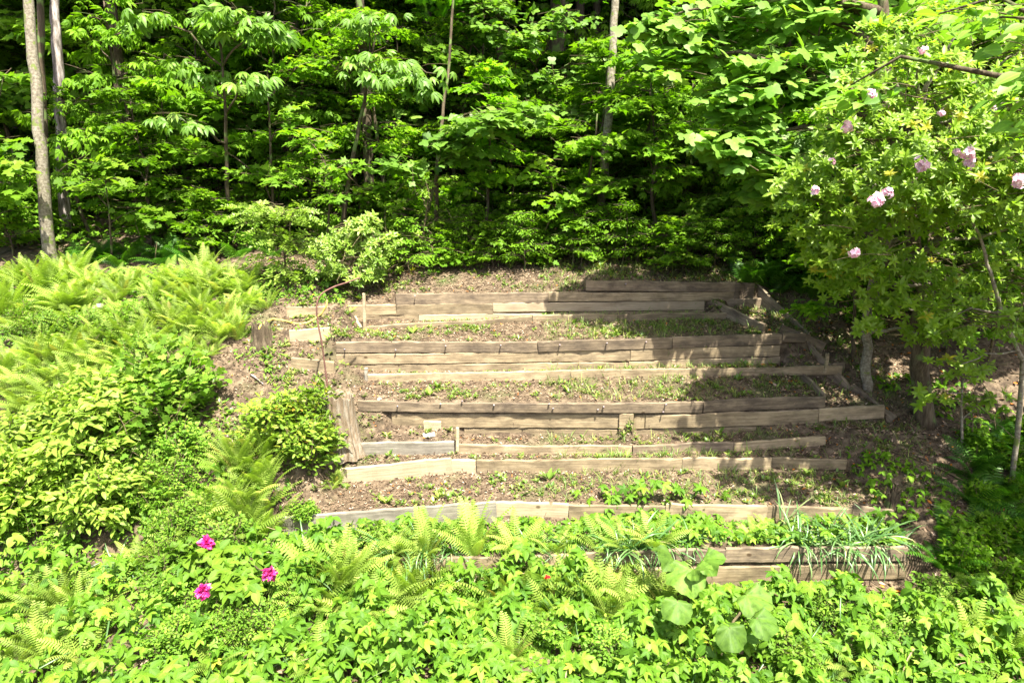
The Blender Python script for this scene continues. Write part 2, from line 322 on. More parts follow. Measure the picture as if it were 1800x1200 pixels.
def on_ground(px, py):
    Ys = np.linspace(4.2, 40, 1800); P = np.array([at(px, py, Y) for Y in Ys[::6]])
    g = Zg(P[:, 0], P[:, 1]); hit = np.nonzero(P[:, 2] <= g)[0]
    if len(hit) == 0: p = at(px, py, 14); p[2] = zg(p[0], p[1]); return p
    Y = Ys[::6][hit[0]]; p = at(px, py, Y); p[2] = zg(p[0], p[1]); return p

def above(px, py, h):
    Ys = np.linspace(4.2, 14, 900); P = np.array([at(px, py, Y) for Y in Ys]); c = P[:, 2] - Zg(P[:, 0], P[:, 1])
    hit = np.nonzero(c <= h)[0]; return P[hit[0]] if len(hit) else P[-1]
LOW = {}
for key, (x0_, y0_, x1_, y1_, hh_) in dict(L1=(503, 546, 576, 544, .15), L2=(508, 587, 580, 586, .17), L3=(513, 642, 588, 640, .17), R1=(1276, 534, 1354, 532, .13), R2=(1372, 621, 1452, 620, .13), R3=(1402, 655, 1484, 650, .12)).items():
    a_, b_ = on_ground(x0_, y0_), on_ground(x1_, y1_); ln_ = np.linspace(0, 1, 9)[:, None] * (b_ - a_) + a_; o_ = max(.02, float(np.max(Zg(ln_[:, 0], ln_[:, 1]) - ln_[:, 2])) + .015); a_[2] += o_; b_[2] += o_; LOW[key] = (a_, b_, hh_)
for a_, b_, hh_ in LOW.values(): CARVE.append((a_[0], b_[0], a_[1] + .02, b_[1] + .02, hh_))
xs = np.concatenate([np.arange(-90, -9, 3.), np.arange(-9, 9, .06), np.arange(9, 91, 3.)])
ys = np.concatenate([np.arange(-25, 3.5, 1.5), np.arange(3.5, 13.5, .035), np.arange(13.5, 110, .9)])
X, Yg = np.meshgrid(xs, ys); Zt = Zg(X.ravel(), Yg.ravel())
nx, ny = len(xs), len(ys)
ii = (np.arange(ny - 1)[:, None] * nx + np.arange(nx - 1)[None]).ravel()
ground = mesh_obj('ground', np.stack([X.ravel(), Yg.ravel(), Zt], 1), None, M['soil'], F4=np.stack([ii, ii + 1, ii + nx + 1, ii + nx], 1), smooth=True)
tag(ground, 'sloping soil and leaf litter of the terraced hillside', kind='structure')

# ------------------------------------------------------------------ timber
def plank_mesh(L, h, t, seed):
    """board along X, front face at y=0, top at z=0; chamfered, a little warped and worn"""
    r = np.random.default_rng(seed); n = max(4, int(L / .08)); c = .009
    u = np.linspace(0, L, n + 1)
    sec = np.array([(0, -c), (c, 0), (t - c, 0), (t, -c), (t, -h + c), (t - c, -h), (c, -h), (0, -h + c)])
    V = []
    wob = np.cumsum(r.normal(0, .0032, n + 1)); wob -= np.linspace(wob[0], wob[-1], n + 1)
    bow = r.normal(0, .007) * np.sin(np.pi * u / L)
    for i in range(n + 1):
        for j, (yy, zz) in enumerate(sec):
            e = r.normal(0, .002)
            V.append((u[i] + (r.normal(0, .004) if i in (0, n) else 0), yy + wob[i] + bow[i] + e, zz + (wob[i] * .8 - abs(r.normal(0, .0025)) if zz > -h / 2 else 0) + r.normal(0, .0012)))
    F4 = []; k = 8
    for i in range(n):
        for j in range(k): F4.append((i * k + j, i * k + (j + 1) % k, (i + 1) * k + (j + 1) % k, (i + 1) * k + j))
    for _ in range(max(1, int(L * 1.2))):          # split or chipped places along the top edge
        q = int(r.integers(0, n + 1)); dd = r.uniform(.006, .02)
        for j in (0, 1, 7): x_, y_, z_ = V[q * 8 + j]; V[q * 8 + j] = (x_, y_ + (dd * .4 if j != 1 else 0), z_ - (dd if j < 2 else -dd * .3))
    V.append((0, t / 2, -h / 2)); V.append((L, t / 2, -h / 2)); a = len(V) - 2
    F = [(a, (j + 1) % k, j) for j in range(k)] + [(a + 1, n * k + j, n * k + (j + 1) % k) for j in range(k)]
    return V, F, F4
SEED = [100]
def plank(p0, p1, h, mat, parent, t=.045, name='plank', back=True):
    """p0, p1 world ends of the upper front edge"""
    SEED[0] += 1
    p0 = np.array(p0, float); p1 = np.array(p1, float); d = p1 - p0; L = np.linalg.norm(d)
    V, F, F4 = plank_mesh(L, h, t, SEED[0])
    o = mesh_obj(name, V, F, M[mat], parent, F4=F4)
    ex = d / L; ey = unit(np.cross([0, 0, 1], ex)); ez = np.cross(ex, ey)
    from mathutils import Matrix
    m = Matrix(((ex[0], ey[0], ez[0]), (ex[1], ey[1], ez[1]), (ex[2], ey[2], ez[2]))).to_4x4()
    loc = p0 - (np.array(parent.location) if parent is not None else 0)
    m.translation = Vector(loc); o.matrix_local = m
    return o
def tube(path, rad, sides=8, noise=0, seed=0):
    path = np.asarray(path, float); n = len(path); rad = np.broadcast_to(np.asarray(rad, float), (n,))
    T = unit(np.gradient(path, axis=0)); ref = np.array([.3, .2, 1.]) if abs(T[0][2]) < .8 else np.array([1., .1, .1])
    A = unit(np.cross(T, ref)); B = np.cross(T, A)
    an = np.arange(sides) * 2 * np.pi / sides
    r = np.random.default_rng(seed)
    k = 1 + (r.normal(0, noise, (n, sides)) if noise else 0)
    V = path[:, None] + (A[:, None] * np.cos(an)[None, :, None] + B[:, None] * np.sin(an)[None, :, None]) * (rad[:, None, None] * np.broadcast_to(k, (n, sides))[..., None])
    V = V.reshape(-1, 3); i = np.arange(n - 1)[:, None] * sides; j = np.arange(sides)[None]
    F4 = np.stack([i + j, i + (j + 1) % sides, i + sides + (j + 1) % sides, i + sides + j], -1).reshape(-1, 4)
    V = np.concatenate([V, path[:1], path[-1:]]); a = len(V) - 2
    F = [(a, (q + 1) % sides, q) for q in range(sides)] + [(a + 1, (n - 1) * sides + q, (n - 1) * sides + (q + 1) % sides) for q in range(sides)]
    return V, np.array(F), F4
class Tubes:
    def __init__(s): s.V = []; s.F = []; s.G = []; s.n = 0
    def add(s, path, rad, sides=6, noise=0, seed=0):
        V, F, F4 = tube(path, rad, sides, noise, seed); s.V.append(V); s.F.append(F + s.n); s.G.append(F4 + s.n); s.n += len(V)
    def build(s, name, mat, parent=None):
        return mesh_obj(name, np.concatenate(s.V), np.concatenate(s.F), mat, parent, F4=np.concatenate(s.G), smooth=True)
def curve(p0, p1, sag=.1, n=8, jit=.03, seed=0):
    p0 = np.asarray(p0, float); p1 = np.asarray(p1, float); r = np.random.default_rng(seed)
    t = np.linspace(0, 1, n)[:, None]; L = np.linalg.norm(p1 - p0)
    p = p0 + (p1 - p0) * t + np.array([0, 0, 1.]) * sag * L * np.sin(np.pi * t)
    j = r.normal(0, jit * L, (n, 3)); j[0] = 0; j[-1] = 0; return p + j

for k in ['A', 'A2', 'B', 'B2', 'C', 'C2', 'D', 'E', 'F']:
    w_ = WALLS[k]; Y = w_['Y']; x0 = min(p[0] for p in w_['planks']); q = at(x0, 600, Y); base = np.array([at(x0, w_['planks'][0][1] + 40, Y)[0], Y, 0]); base[2] = zg(base[0], Y - .1)
    kind = 'retaining_wall' if len(w_['planks']) > 4 or k == 'D' else 'timber_edging'
    root = thing(kind, base, w_['label'], 'retaining wall' if kind == 'retaining_wall' else 'timber edging', 'timber walls and edgings of the terraced beds')
    root['kind'] = 'thing'
    for (x0, y0, x1, y1, h, m, pr) in w_['planks']:
        if m is None: continue        # a board of its own stands here, built below
        y = Y - pr * .01
        a = at(x0 + .5, y0, y); b = at(x1 - .5, y1, y); hh = h / ppm(a) / cp
        lastrow = y0 + h > max(p[1] + p[4] for p in w_['planks']) - 8
        plank(a, b, hh + (.08 if lastrow else -.003), m, root)
    for (nx_, ny_) in w_['nails']:
        p = at(nx_, ny_, Y - (.085 if k == 'C' else .062)); q = p - np.array(root.location)
        T = Tubes(); T.add([q + [0, .05, .0], q + [0, .0, .002], q + [.002, .012, .004]], [.008, .009, .009], 7); T.add([q + [.002, .012, .004], q + [.002, .004, .005]], [.015, .012], 8)
        T.build('nail', M['nail'], root)
    if k == 'C':
        a = at(1090, 727, Y - .045); b = at(1114, 727, Y - .045)
        post = plank(a, b, .32, 'wood', root, name='post')
def post(px, ytop, ybot, Y, wpx, mat, name, label, cat, d=.05, grp=None):
    a = at(px, ytop, Y); b = at(px, ybot, Y); W = wpx / ppm(a); h = abs(a[2] - b[2]) + .1
    root = thing(name, (b[0], Y, b[2]), label, cat, grp)
    V, F, F4 = plank_mesh(h, W, d, int(px)); V = np.array(V)
    V2 = np.stack([V[:, 2] + W / 2, V[:, 1], V[:, 0] - .1], 1)
    o = mesh_obj(name, V2, F, M[mat], None, F4=F4)
    o.location = root.location; tag(o, label, cat, grp); bpy.data.objects.remove(root)
    o.rotation_euler = (0, R(1.5), R(3)); return o
post(641, 516, 575, 10.55, 6, 'woodpale', 'stake', 'pale upright wooden stake in front of the top wall', 'stake')
post(644, 648, 680, 9.38, 6, 'woodgrey', 'stake', 'short grey stake at left end of the second edging plank', 'stake')
post(804, 753, 782, 8.46, 6, 'woodpale', 'stake', 'short pale stake at left end of the curved edging plank', 'stake')
post(491, 858, 925, 7.75, 8, 'woodgrey', 'stake', 'grey corner stake at left end of the long weathered wall', 'stake')
post(587, 577, 642, 9.95, 8, 'wood', 'corner_board', 'upright corner board at left end of the second wall', 'board', d=.25)
post(1453, 622, 645, 9.3, 5, 'wood', 'stake', 'small leaning stake beside the long right border board', 'stake')
def boards(key, lst, label, name='timber_edging'):
    a = lst[0][0]; root = thing(name, (a[0], a[1], a[2] - .2), label, 'timber edging', 'timber walls and edgings of the terraced beds')
    for (p0, p1, h, m) in lst: plank(p0, p1, h, m, root)
boards('L1', [(*LOW['L1'][:2], .22, 'wood')], 'short brown edging plank between ferns and top wall, uppermost at left')
boards('L2', [(*LOW['L2'][:2], .24, 'woodpale')], 'short pale edging plank left of the second wall, middle at left')
boards('L3', [(*LOW['L3'][:2], .24, 'wood')], 'short edging plank left of second wall, lowest at left above yellow shrub')
boards('C0', [(at(597, 778, 8.49), at(798, 776, 8.49), .2, 'woodgrey')], 'weathered grey edging plank with round knot beside the big stump')
boards('S1', [(at(622, 555, 10.75), at(632, 575, 10.5), .06, 'woodpale')], 'tiny slanted board at left end of the upper edging')
boards('R1', [(*LOW['R1'][:2], .2, 'wooddark')], 'dark short plank between inner and outer border boards, uppermost at right')
boards('R2', [(*LOW['R2'][:2], .2, 'wooddark')], 'dark short plank between border boards, beside the small leaning stake')
boards('R3', [(*LOW['R3'][:2], .2, 'wooddark')], 'dark short plank under the right border board, lowest at right')
def gz(p, up): return np.array([p[0], p[1], zg(p[0], p[1]) + up])
def slope_board(x0, y0, Y0, x1, y1, Y1, m, h):
    a, b = on_ground(x0, y0 + 12), on_ground(x1, y1 + 12); a = at(x0, y0, a[1]); b = at(x1, y1, b[1]); ln = np.linspace(0, 1, 12)[:, None] * (b - a) + a
    o_ = max(0, float(np.percentile(Zg(ln[:, 0], ln[:, 1]) - ln[:, 2], 85)) + .05); a[2] += o_; b[2] += o_; return (a, b, h + .1, m)
boards('D1', [slope_board(1326, 505, 11.0, 1420, 598, 9.8, 'wooddark', .24), slope_board(1418, 598, 9.8, 1500, 684, 9.05, 'wooddark', .24), slope_board(1498, 684, 9.05, 1572, 742, 8.55, 'wooddark', .24)],
       'long mossy border boards running downhill along the right edge of terraces', 'border_board')
boards('D2', [slope_board(1240, 531, 10.95, 1342, 580, 9.95, 'wooddark', .2)], 'inner slanting border board at upper right of the terraces', 'border_board')
boards('D3', [slope_board(1400, 652, 9.35, 1447, 697, 8.85, 'wooddark', .2)], 'inner slanting border board at lower right above third wall', 'border_board')
boards('BL', [(gz(at(744, 736, 8.74), .13), gz(at(775, 736, 8.74), .13), .15, 'woodpale')], 'small wooden block leaning on the third wall near white brick', 'wood_block')
boards('BK', [(at(1143, 697, 9.0), at(1167, 699, 9.0), .14, 'woodgrey')], 'small greyish wooden block behind the dark plank of third wall', 'wood_block')
V, F, F4 = plank_mesh(.15, .04, .08, 5); o = mesh_obj('brick', V, F, M['white'], None, F4=F4); g = at(744, 752, 8.62); g[2] = zg(g[0], g[1]); o.location = (g[0], g[1], g[2] + .045); o.rotation_euler = (0, R(-4), R(8))
tag(o, 'white brick lying in front of the third wall', 'brick')

# ------------------------------------------------------------------ leaf templates: tip along +X, blade normal +Z, unit length
def T_oval(w=.4, n=4, droop=.18, fold=.12, tip=1.4):
    V = []; ve = []
    for i in range(n + 1):
        t = i / n; x = t; ww = w * .5 * math.sin(math.pi * min(1, t ** .8)) ** .8 if 0 < i < n else 0
        z = -droop * t * t
        V.append((x, 0, z)); ve.append(0)
        if 0 < i < n:
            V.append((x, ww, z + fold * ww * 2)); V.append((x, -ww, z + fold * ww * 2)); ve += [1, 1]
    F = []
    mid = [0] + [1 + 3 * k for k in range(n - 1)] + [1 + 3 * (n - 1)]
    for i in range(n):
        a, b = mid[i], mid[i + 1]
        for s in (1, 2):
            tri = []
            if i == 0: tri = [(a, b, b + s)]
            elif i == n - 1: tri = [(a, b, a + s)]
            else: tri = [(a, b, b + s), (a, b + s, a + s)]
            if s == 1: F += tri
            else: F += [(p, r, q) for p, q, r in tri]
    return np.array(V, float), np.array(F), np.array(ve, float)
def T_poly(outline, center=(.42, 0), droop=.22, fold=.06):
    V = [(center[0], center[1], 0)]; ve = [0.]
    for (x, y) in outline:
        r = math.hypot(x - center[0], y); V.append((x, y, -droop * (x - .3) ** 2 - droop * .8 * y * y + fold * (abs(y)))); ve.append(1.)
    n = len(outline); F = [(0, 1 + i, 1 + (i + 1) % n) for i in range(n)]
    return np.array(V, float), np.array(F), np.array(ve)
def mirror(half): return half + [(x, -y) for x, y in reversed(half) if abs(y) > 1e-6]
MAPLE = T_poly(mirror([(0, 0), (-.06, .18), (-.10, .34), (.10, .30), (.20, .52), (.30, .58), (.36, .40), (.50, .24), (.62, .34), (.80, .22), (.80, .12), (1, 0)]))
TULIP = T_poly(mirror([(.02, 0), (-.04, .22), (.02, .46), (.22, .40), (.36, .30), (.52, .44), (.78, .46), (.86, .26), (.84, .14), (.76, 0)]), droop=.3)
STAR = T_poly(mirror([(0, 0), (-.08, .12), (-.20, .44), (.14, .26), (.34, .56), (.42, .22), (.6, .16), (1, 0)]))
OVAL = T_oval(.42); WIDE = T_oval(.58, droop=.15); NARROW = T_oval(.30, droop=.3); SIMPLE = T_oval(.5, n=2)
def merge(parts):
    V = []; F = []; E = []; n = 0
    for (v, f, e) in parts: V.append(v); F.append(f + n); E.append(e); n += len(v)
    return np.concatenate(V), np.concatenate(F), np.concatenate(E)
def xf(T, ang=0, s=1, off=(0, 0, 0), pitch=0, roll=0):
    v, f, e = T; v = v * s
    c, s_ = math.cos(roll), math.sin(roll); v = v @ np.array([[1, 0, 0], [0, c, s_], [0, -s_, c]])
    c, s_ = math.cos(pitch), math.sin(pitch); v = v @ np.array([[c, 0, s_], [0, 1, 0], [-s_, 0, c]])
    c, s_ = math.cos(ang), math.sin(ang); v = v @ np.array([[c, s_, 0], [-s_, c, 0], [0, 0, 1]])
    return v + np.array(off), f, e
PALM5 = merge([xf(T_oval(.46, n=4, droop=.25), R(a), s, (.03, 0, 0), R(-6)) for a, s in ((0, 1), (62, .9), (-62, .9), (125, .66), (-125, .66))])
PALM7 = merge([xf(T_oval(.34, n=4, droop=.4), R(a), s, (0, 0, 0), R(-20)) for a, s in ((0, 1), (35, .98), (-35, .98), (75, .85), (-75, .85), (125, .6), (-125, .6))])
TRI3 = merge([xf(T_oval(.6, n=4, droop=.3), R(a), s, (.1, 0, 0), R(-8)) for a, s in ((0, 1), (85, .8), (-85, .8))])
ROSET = merge([xf(T_oval(random.uniform(.36, .46), n=4, droop=random.uniform(.1, .4), fold=.15), R(a + random.uniform(-18, 18)), random.uniform(.65, 1.05), (0, 0, 0), R(pz + random.uniform(-14, 16))) for a, pz in [(i * 60, 14) for i in range(6)] + [(25 + i * 120, 52) for i in range(3)]])
def pinnate(n=8, w=.5, ls=.17):
    P = []
    for i in range(n):
        x = .15 + .85 * i / n; z = -.22 * x * x
        for s in (1, -1): P.append(xf(T_oval(w, n=3, droop=.15), s * R(random.uniform(50, 78)), ls * random.uniform(.7, 1.1), (x, 0, z), R(random.uniform(-10, 30)), R(random.uniform(-25, 25))))
    P.append(xf(T_oval(w, n=2), 0, ls, (1, 0, -.22)))
    r = .006; V = np.array([(0, r, 0), (0, -r, 0), (.5, r, -.055), (.5, -r, -.055), (1, 0, -.22)]); P.append((V, np.array([(0, 1, 3), (0, 3, 2), (2, 3, 4)]), np.zeros(5)))
    return merge(P)
PINN = pinnate(6, .62, .26)
def frond(n=17, arch=1.1, wmax=.19):
    """rachis arches from +X/up over; pinnae both sides, each a narrow toothed blade"""
    P = []; xs_ = []; p = np.array([0., 0, 0]); th = 0.0; pts = []
    for i in range(n + 1):
        pts.append((p.copy(), th)); th -= arch / n * (.5 + i / n); p = p + np.array([math.cos(th), 0, math.sin(th)]) / n
    for i in range(1, n + 1):
        (q, t) = pts[i]; f = i / n
        L = wmax * math.sin(math.pi * (f ** .75) * .93 + .12) ** .8 + .015; wd = .75 / n
        ax = np.array([math.cos(t), 0, math.sin(t)]); nz = np.array([-math.sin(t), 0, math.cos(t)])
        for s in (1, -1):
            sd = np.array([0, s, 0]) * .93 + ax * .3 - nz * .14; sd /= np.linalg.norm(sd)
            a = q; pv = [a - ax * wd * .32, a + ax * wd * .38, a + sd * L * .35 + ax * wd * .5, a + sd * L * .35 - ax * wd * .34, a + sd * L * .7 + ax * wd * .36 - nz * L * .05, a + sd * L * .7 - ax * wd * .22 - nz * L * .05, a + sd * L - nz * L * .14]
            F = [(0, 1, 2), (0, 2, 3), (3, 2, 4), (3, 4, 5), (5, 4, 6)]
            if s == -1: F = [(c, b, a_) for a_, b, c in F]
            P.append((np.array(pv), np.array(F), np.array([.5, .5, 1, 1, 1, 1, 1.])))
    rr = .007; V = []; F = []
    for i, (q, t) in enumerate(pts): V += [q + [0, rr * (1 - i / n) + .001, .002], q - [0, rr * (1 - i / n) + .001, -.002]]
    for i in range(n): F += [(2 * i, 2 * i + 1, 2 * i + 3), (2 * i, 2 * i + 3, 2 * i + 2)]
    P.append((np.array(V), np.array(F), np.zeros(len(V))))
    return merge(P)
FROND = frond(); FRONDS_ = frond(12, .8, .24)
def strap(arch=1.9, n=7, w=.035):
    V = []; F = []; p = np.array([0., 0, 0]); th = 0.
    for i in range(n + 1):
        f = i / n; ww = w * .5 * (1 - f ** 3) ** .7 + .001; nz = np.array([-math.sin(th), 0, math.cos(th)])
        V += [p + [0, ww, 0] + nz * ww * .5, p.copy(), p - [0, ww, 0] + nz * ww * .5]
        th -= arch / n * (.35 + 1.3 * f); p = p + np.array([math.cos(th), 0, math.sin(th)]) / n
    for i in range(n):
        for s in (0, 1): a = 3 * i + s; F += [(a, a + 1, a + 4), (a, a + 4, a + 3)]
    return np.array(V), np.array(F), np.array([1, 0, 1.] * (n + 1))
STRAP = strap(); STRAP2 = strap(.7, 6, .045); STRAP3 = strap(2.6, 8, .035)
def roundleaf(n=26, notch=.3):
    V = [(0, 0, 0)]; ve = [0.]; F = []
    rings = [.25, .5, .75, .92, 1.0]
    for k, r in enumerate(rings):
        for i in range(n):
            a = -math.pi + 2 * math.pi * (i + .5) / n; lob = 1 - .12 * max(0, -math.cos(a)) ** 3
            ed = 1 + (.035 if i % 2 else -.02) * (k == 4)
            x = r * math.cos(a) * .5 * ed * lob + .25 * r; y = r * math.sin(a) * .52 * ed
            z = .02 * math.sin(a * 5 + r * 9) * r + .14 * r * r * math.cos(3 * a + .5) + .06 * r * r * math.sin(i * 1.9) - .16 * r * r + .03 * (i % 2) * r + .10 * abs(y)
            V.append((x, y, z)); ve.append(.05 if i % 4 == 0 else 1.)
    for i in range(n - 1): F.append((0, 1 + i, 2 + i))
    for k in range(4):
        for i in range(n - 1):
            a = 1 + k * n + i; F += [(a, a + n, a + n + 1), (a, a + n + 1, a + 1)]
    return np.array(V, float), np.array(F), np.array(ve)
ROUND = roundleaf()
CURL = T_oval(.5, n=3, droop=-.35, fold=.35)

class Fol:
    def __init__(s, seed=1): s.V = []; s.F = []; s.t = []; s.e = []; s.n = 0; s.r = np.random.default_rng(seed)
    def add(s, T, P, D, Nn, size, tint=None):
        P = np.atleast_2d(P).astype(float); n = len(P)
        if n == 0: return
        X_ = unit(np.broadcast_to(D, (n, 3)).astype(float)); Nn = np.broadcast_to(Nn, (n, 3)).astype(float)
        Z_ = unit(Nn - (Nn * X_).sum(1, keepdims=True) * X_); Y_ = np.cross(Z_, X_)
        size = np.broadcast_to(np.asarray(size, float), (n,))
        Mx = np.stack([X_, Y_, Z_], 1) * size[:, None, None]      # rows are axes
        v, f, e = T
        V = np.einsum('kj,njl->nkl', v, Mx) + P[:, None]
        s.V.append(V.reshape(-1, 3)); s.F.append((f[None] + (np.arange(n) * len(v))[:, None, None] + s.n).reshape(-1, 3))
        tt = s.r.random(n) if tint is None else np.clip(tint, 0, 1)
        s.t.append(np.repeat(tt, len(v))); s.e.append(np.tile(e, n)); s.n += n * len(v)
    def build(s, name, mat, parent=None, off=None):
        V = np.concatenate(s.V)
        if off is not None: V = V - np.asarray(off)
        return mesh_obj(name, V, np.concatenate(s.F), M[mat] if isinstance(mat, str) else mat, parent, tint=np.concatenate(s.t), vein=np.concatenate(s.e))

def ball(r, n, p=.55):
    v = unit(r.normal(size=(n, 3))); return v * (r.random((n, 1)) ** p)
def lobe(Fo, c, rad, n, T, size, kind='spray', anchor=None, k=6, L=.35, tw=None, flat=.35, updir=.0, droop=.28):
    """n twigs ending inside the ellipsoid (c, rad), leaves of template T along them"""
    r = Fo.r; c = np.asarray(c, float); rad = np.asarray(rad, float)
    if anchor is None: anchor = c - [0, 0, rad[2]]
    pts = c + ball(r, n) * rad
    d = unit(pts - anchor); d = unit(d * [1, 1, flat] + r.normal(0, .45, (n, 3)) * [1, 1, flat] + [0, 0, updir])
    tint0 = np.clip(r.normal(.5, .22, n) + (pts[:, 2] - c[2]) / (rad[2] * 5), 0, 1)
    if kind == 'rosette':
        nn = unit(d * .5 + np.array([.1, -.55, .85]) + r.normal(0, .3, (n, 3)))
        xx = unit(np.cross(nn, r.normal(size=(n, 3))))
        tn = tint0 * .8 + r.random(n) * .15; odd = r.random(n) < .02; tn[odd] = .98
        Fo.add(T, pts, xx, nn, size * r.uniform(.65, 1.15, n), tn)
    else:
        s = np.linspace(-1, 0, k); side = unit(np.cross(d, [0, 0, 1.]))
        for q, sv in enumerate(s):
            sg = 1 if q % 2 else -1
            P = pts + d * (sv * L) + np.array([0, 0, -1.]) * (1 + sv) ** 2 * L * .25
            last = q == k - 1
            dd = d * (1. if last else .55) + side * (0 if last else sg * .85) + r.normal(0, .22, (n, 3)) + [0, 0, -droop]
            P = P + unit(dd) * size * .25 * (kind != 'spray0')
            nn = np.array([0.05, -.42, .9]) + r.normal(0, .36, (n, 3))
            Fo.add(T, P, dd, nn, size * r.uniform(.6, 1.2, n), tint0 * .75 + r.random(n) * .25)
    if tw is not None:
        for i in range(0, n, tw[1]):
            tw[0].add(curve(pts[i] - d[i] * L * 1.6 + (np.asarray(c) - pts[i]) * .4, pts[i], .05, 4, .02, i), [.006, .004, .003, .002], 4)
    return pts

# ------------------------------------------------------------------ library of saplings and trees, base at the origin
def sapling(name, H, T, size, mat, seed, dens=1., bark='bark', spread=.34, start=.25, kind='spray', tr=None, nl=14, k=6, flat=.25):
    r = np.random.default_rng(seed); root = thing(name, (0, 0, 0)); B = Tubes(); Fo = Fol(seed)
    n = 12; tr = tr or .011 * H + .008
    path = np.zeros((n, 3)); path[:, 2] = np.linspace(-.1, H, n); path[1:, :2] = np.cumsum(r.normal(0, .014 * H, (n - 1, 2)), 0)
    B.add(path, np.linspace(tr, tr * .2, n), 8, .04, seed)
    for i in range(nl):
        f = start + (1 - start) * (i + .5) / nl; z = f * H; q = np.array([np.interp(z, path[:, 2], path[:, 0]), np.interp(z, path[:, 2], path[:, 1]), z])
        a = i * 2.4 + r.uniform(-.4, .4); L = spread * H * (1.15 - .8 * (f - start)) * r.uniform(.55, 1.1)
        e = q + np.array([math.cos(a) * L, math.sin(a) * L, L * r.uniform(.05, .5)])
        B.add(curve(q, e, .06, 6, .03, seed * 31 + i), np.linspace(tr * .36, .005, 6), 5)
        rr = max(.28, L * .5)
        lobe(Fo, q + (e - q) * .85, (rr, rr, rr * .32), max(3, int(19 * dens * (rr / .5) ** 1.4)), T, size, kind, anchor=q, k=k, L=min(.5, rr), tw=(B, 3), flat=flat)
    lobe(Fo, path[-1], (.3, .3, .25), int(8 * dens) + 2, T, size, kind, anchor=path[-3], k=k, L=.3, flat=flat)
    B.build('trunk', M[bark], root); Fo.build('crown', mat, root); return root
def tall(name, H, seed, tr=.13, bark='bark', cz=.5, R_=3.2, leaf=.26, nlobes=22, mat='canopy', T=SIMPLE, per=70):
    r = np.random.default_rng(seed); root = thing(name, (0, 0, 0)); B = Tubes(); Fo = Fol(seed)
    n = 14; path = np.zeros((n, 3)); path[:, 2] = np.linspace(-.2, H, n); path[1:, :2] = np.cumsum(r.normal(0, .008 * H, (n - 1, 2)), 0)
    B.add(path, tr * (1 - .8 * np.linspace(0, 1, n) ** 1.2) * np.r_[1.35, np.ones(n - 1)], 12, .03, seed)
    for i in range(nlobes):
        f = cz + (1 - cz) * (i + .3) / nlobes; z = f * H; q = np.array([np.interp(z, path[:, 2], path[:, 0]), np.interp(z, path[:, 2], path[:, 1]), z])
        a = i * 2.4 + r.uniform(-.3, .3); prof = math.sin(math.pi * min(1, .25 + .75 * (f - cz) / (1 - cz))) ** .5
        L = R_ * prof * r.uniform(.5, 1.0); e = q + np.array([math.cos(a) * L, math.sin(a) * L, L * r.uniform(.1, .6)])
        B.add(curve(q, e, .05, 6, .03, seed * 7 + i), np.linspace(tr * .35, .012, 6), 5)
        lobe(Fo, q + (e - q) * .85, (1.15, 1.15, .6), per, T, leaf, 'spray', anchor=q, k=5, L=.6, flat=.4)
    B.build('trunk', M[bark], root); Fo.build('crown', mat, root); return root

LIB = [
    ('young_maple', sapling('young_maple', 4.2, MAPLE, .17, 'maple', 11, 1.0), 'green maple sapling'),
    ('young_maple', sapling('young_maple', 3.0, MAPLE, .15, 'forest', 12, 1.1, nl=12), 'small dark maple sapling'),
    ('young_tulip_tree', sapling('young_tulip_tree', 5.0, TULIP, .19, 'tulip', 13, .9, nl=16), 'light green tulip sapling'),
    ('young_sweetgum', sapling('young_sweetgum', 4.4, STAR, .18, 'forest', 14, 1.0, nl=15), 'star-leaved sweetgum sapling'),
    ('young_beech', sapling('young_beech', 4.6, WIDE, .13, 'maple', 15, 1.2, nl=15, k=8), 'oval-leaved beech sapling'),
    ('young_buckeye', sapling('young_buckeye', 4.0, PALM7, .17, 'forest', 16, .6, nl=13, k=3), 'broad-leaved buckeye sapling'),
    ('understory_shrub', sapling('understory_shrub', 1.5, OVAL, .10, 'forest', 17, 1.5, spread=.55, start=.1, nl=11, k=7), 'low leafy shrub'),
    ('understory_shrub', sapling('understory_shrub', 1.2, STAR, .13, 'maple', 18, 1.3, spread=.6, start=.08, nl=10, k=6), 'low lobed-leaf shrub'),
]
TALL = [tall('forest_tree', 15, 41, .10, 'bark', .28, 2.9, .22, 30, 'canopy', MAPLE, 30), tall('forest_tree', 17, 42, .12, 'bark', .3, 3.1, .24, 32, 'canopy', TULIP, 30), tall('forest_tree', 14, 43, .10, 'bark', .26, 2.7, .2, 28, 'forest', MAPLE, 30)]
FAR = [tall('distant_tree', 11, 51, .13, 'bark', .12, 2.6, .24, 30, 'maple', MAPLE, 44), tall('distant_tree', 9, 52, .10, 'bark', .08, 2.3, .22, 26, 'tulip', TULIP, 44)]

used = set()
def put(lib, loc, rz, s, lean=(0, 0)):
    if id(lib) not in used:
        used.add(id(lib)); lib.location = tuple(float(v) for v in loc); lib.rotation_euler = (lean[0], lean[1], rz); lib.scale = (s, s, s); return lib
    return dup(lib, loc, rz, s, lean)
ZONES = [(-9999, 450, 'behind the fern slope'), (450, 900, 'behind the left terraces'), (900, 1350, 'behind the right terraces'), (1350, 9999, 'behind the pink-flowered shrub')]
def zone_of(px):
    return [z for a, b, z in ZONES if a <= px < b][0]

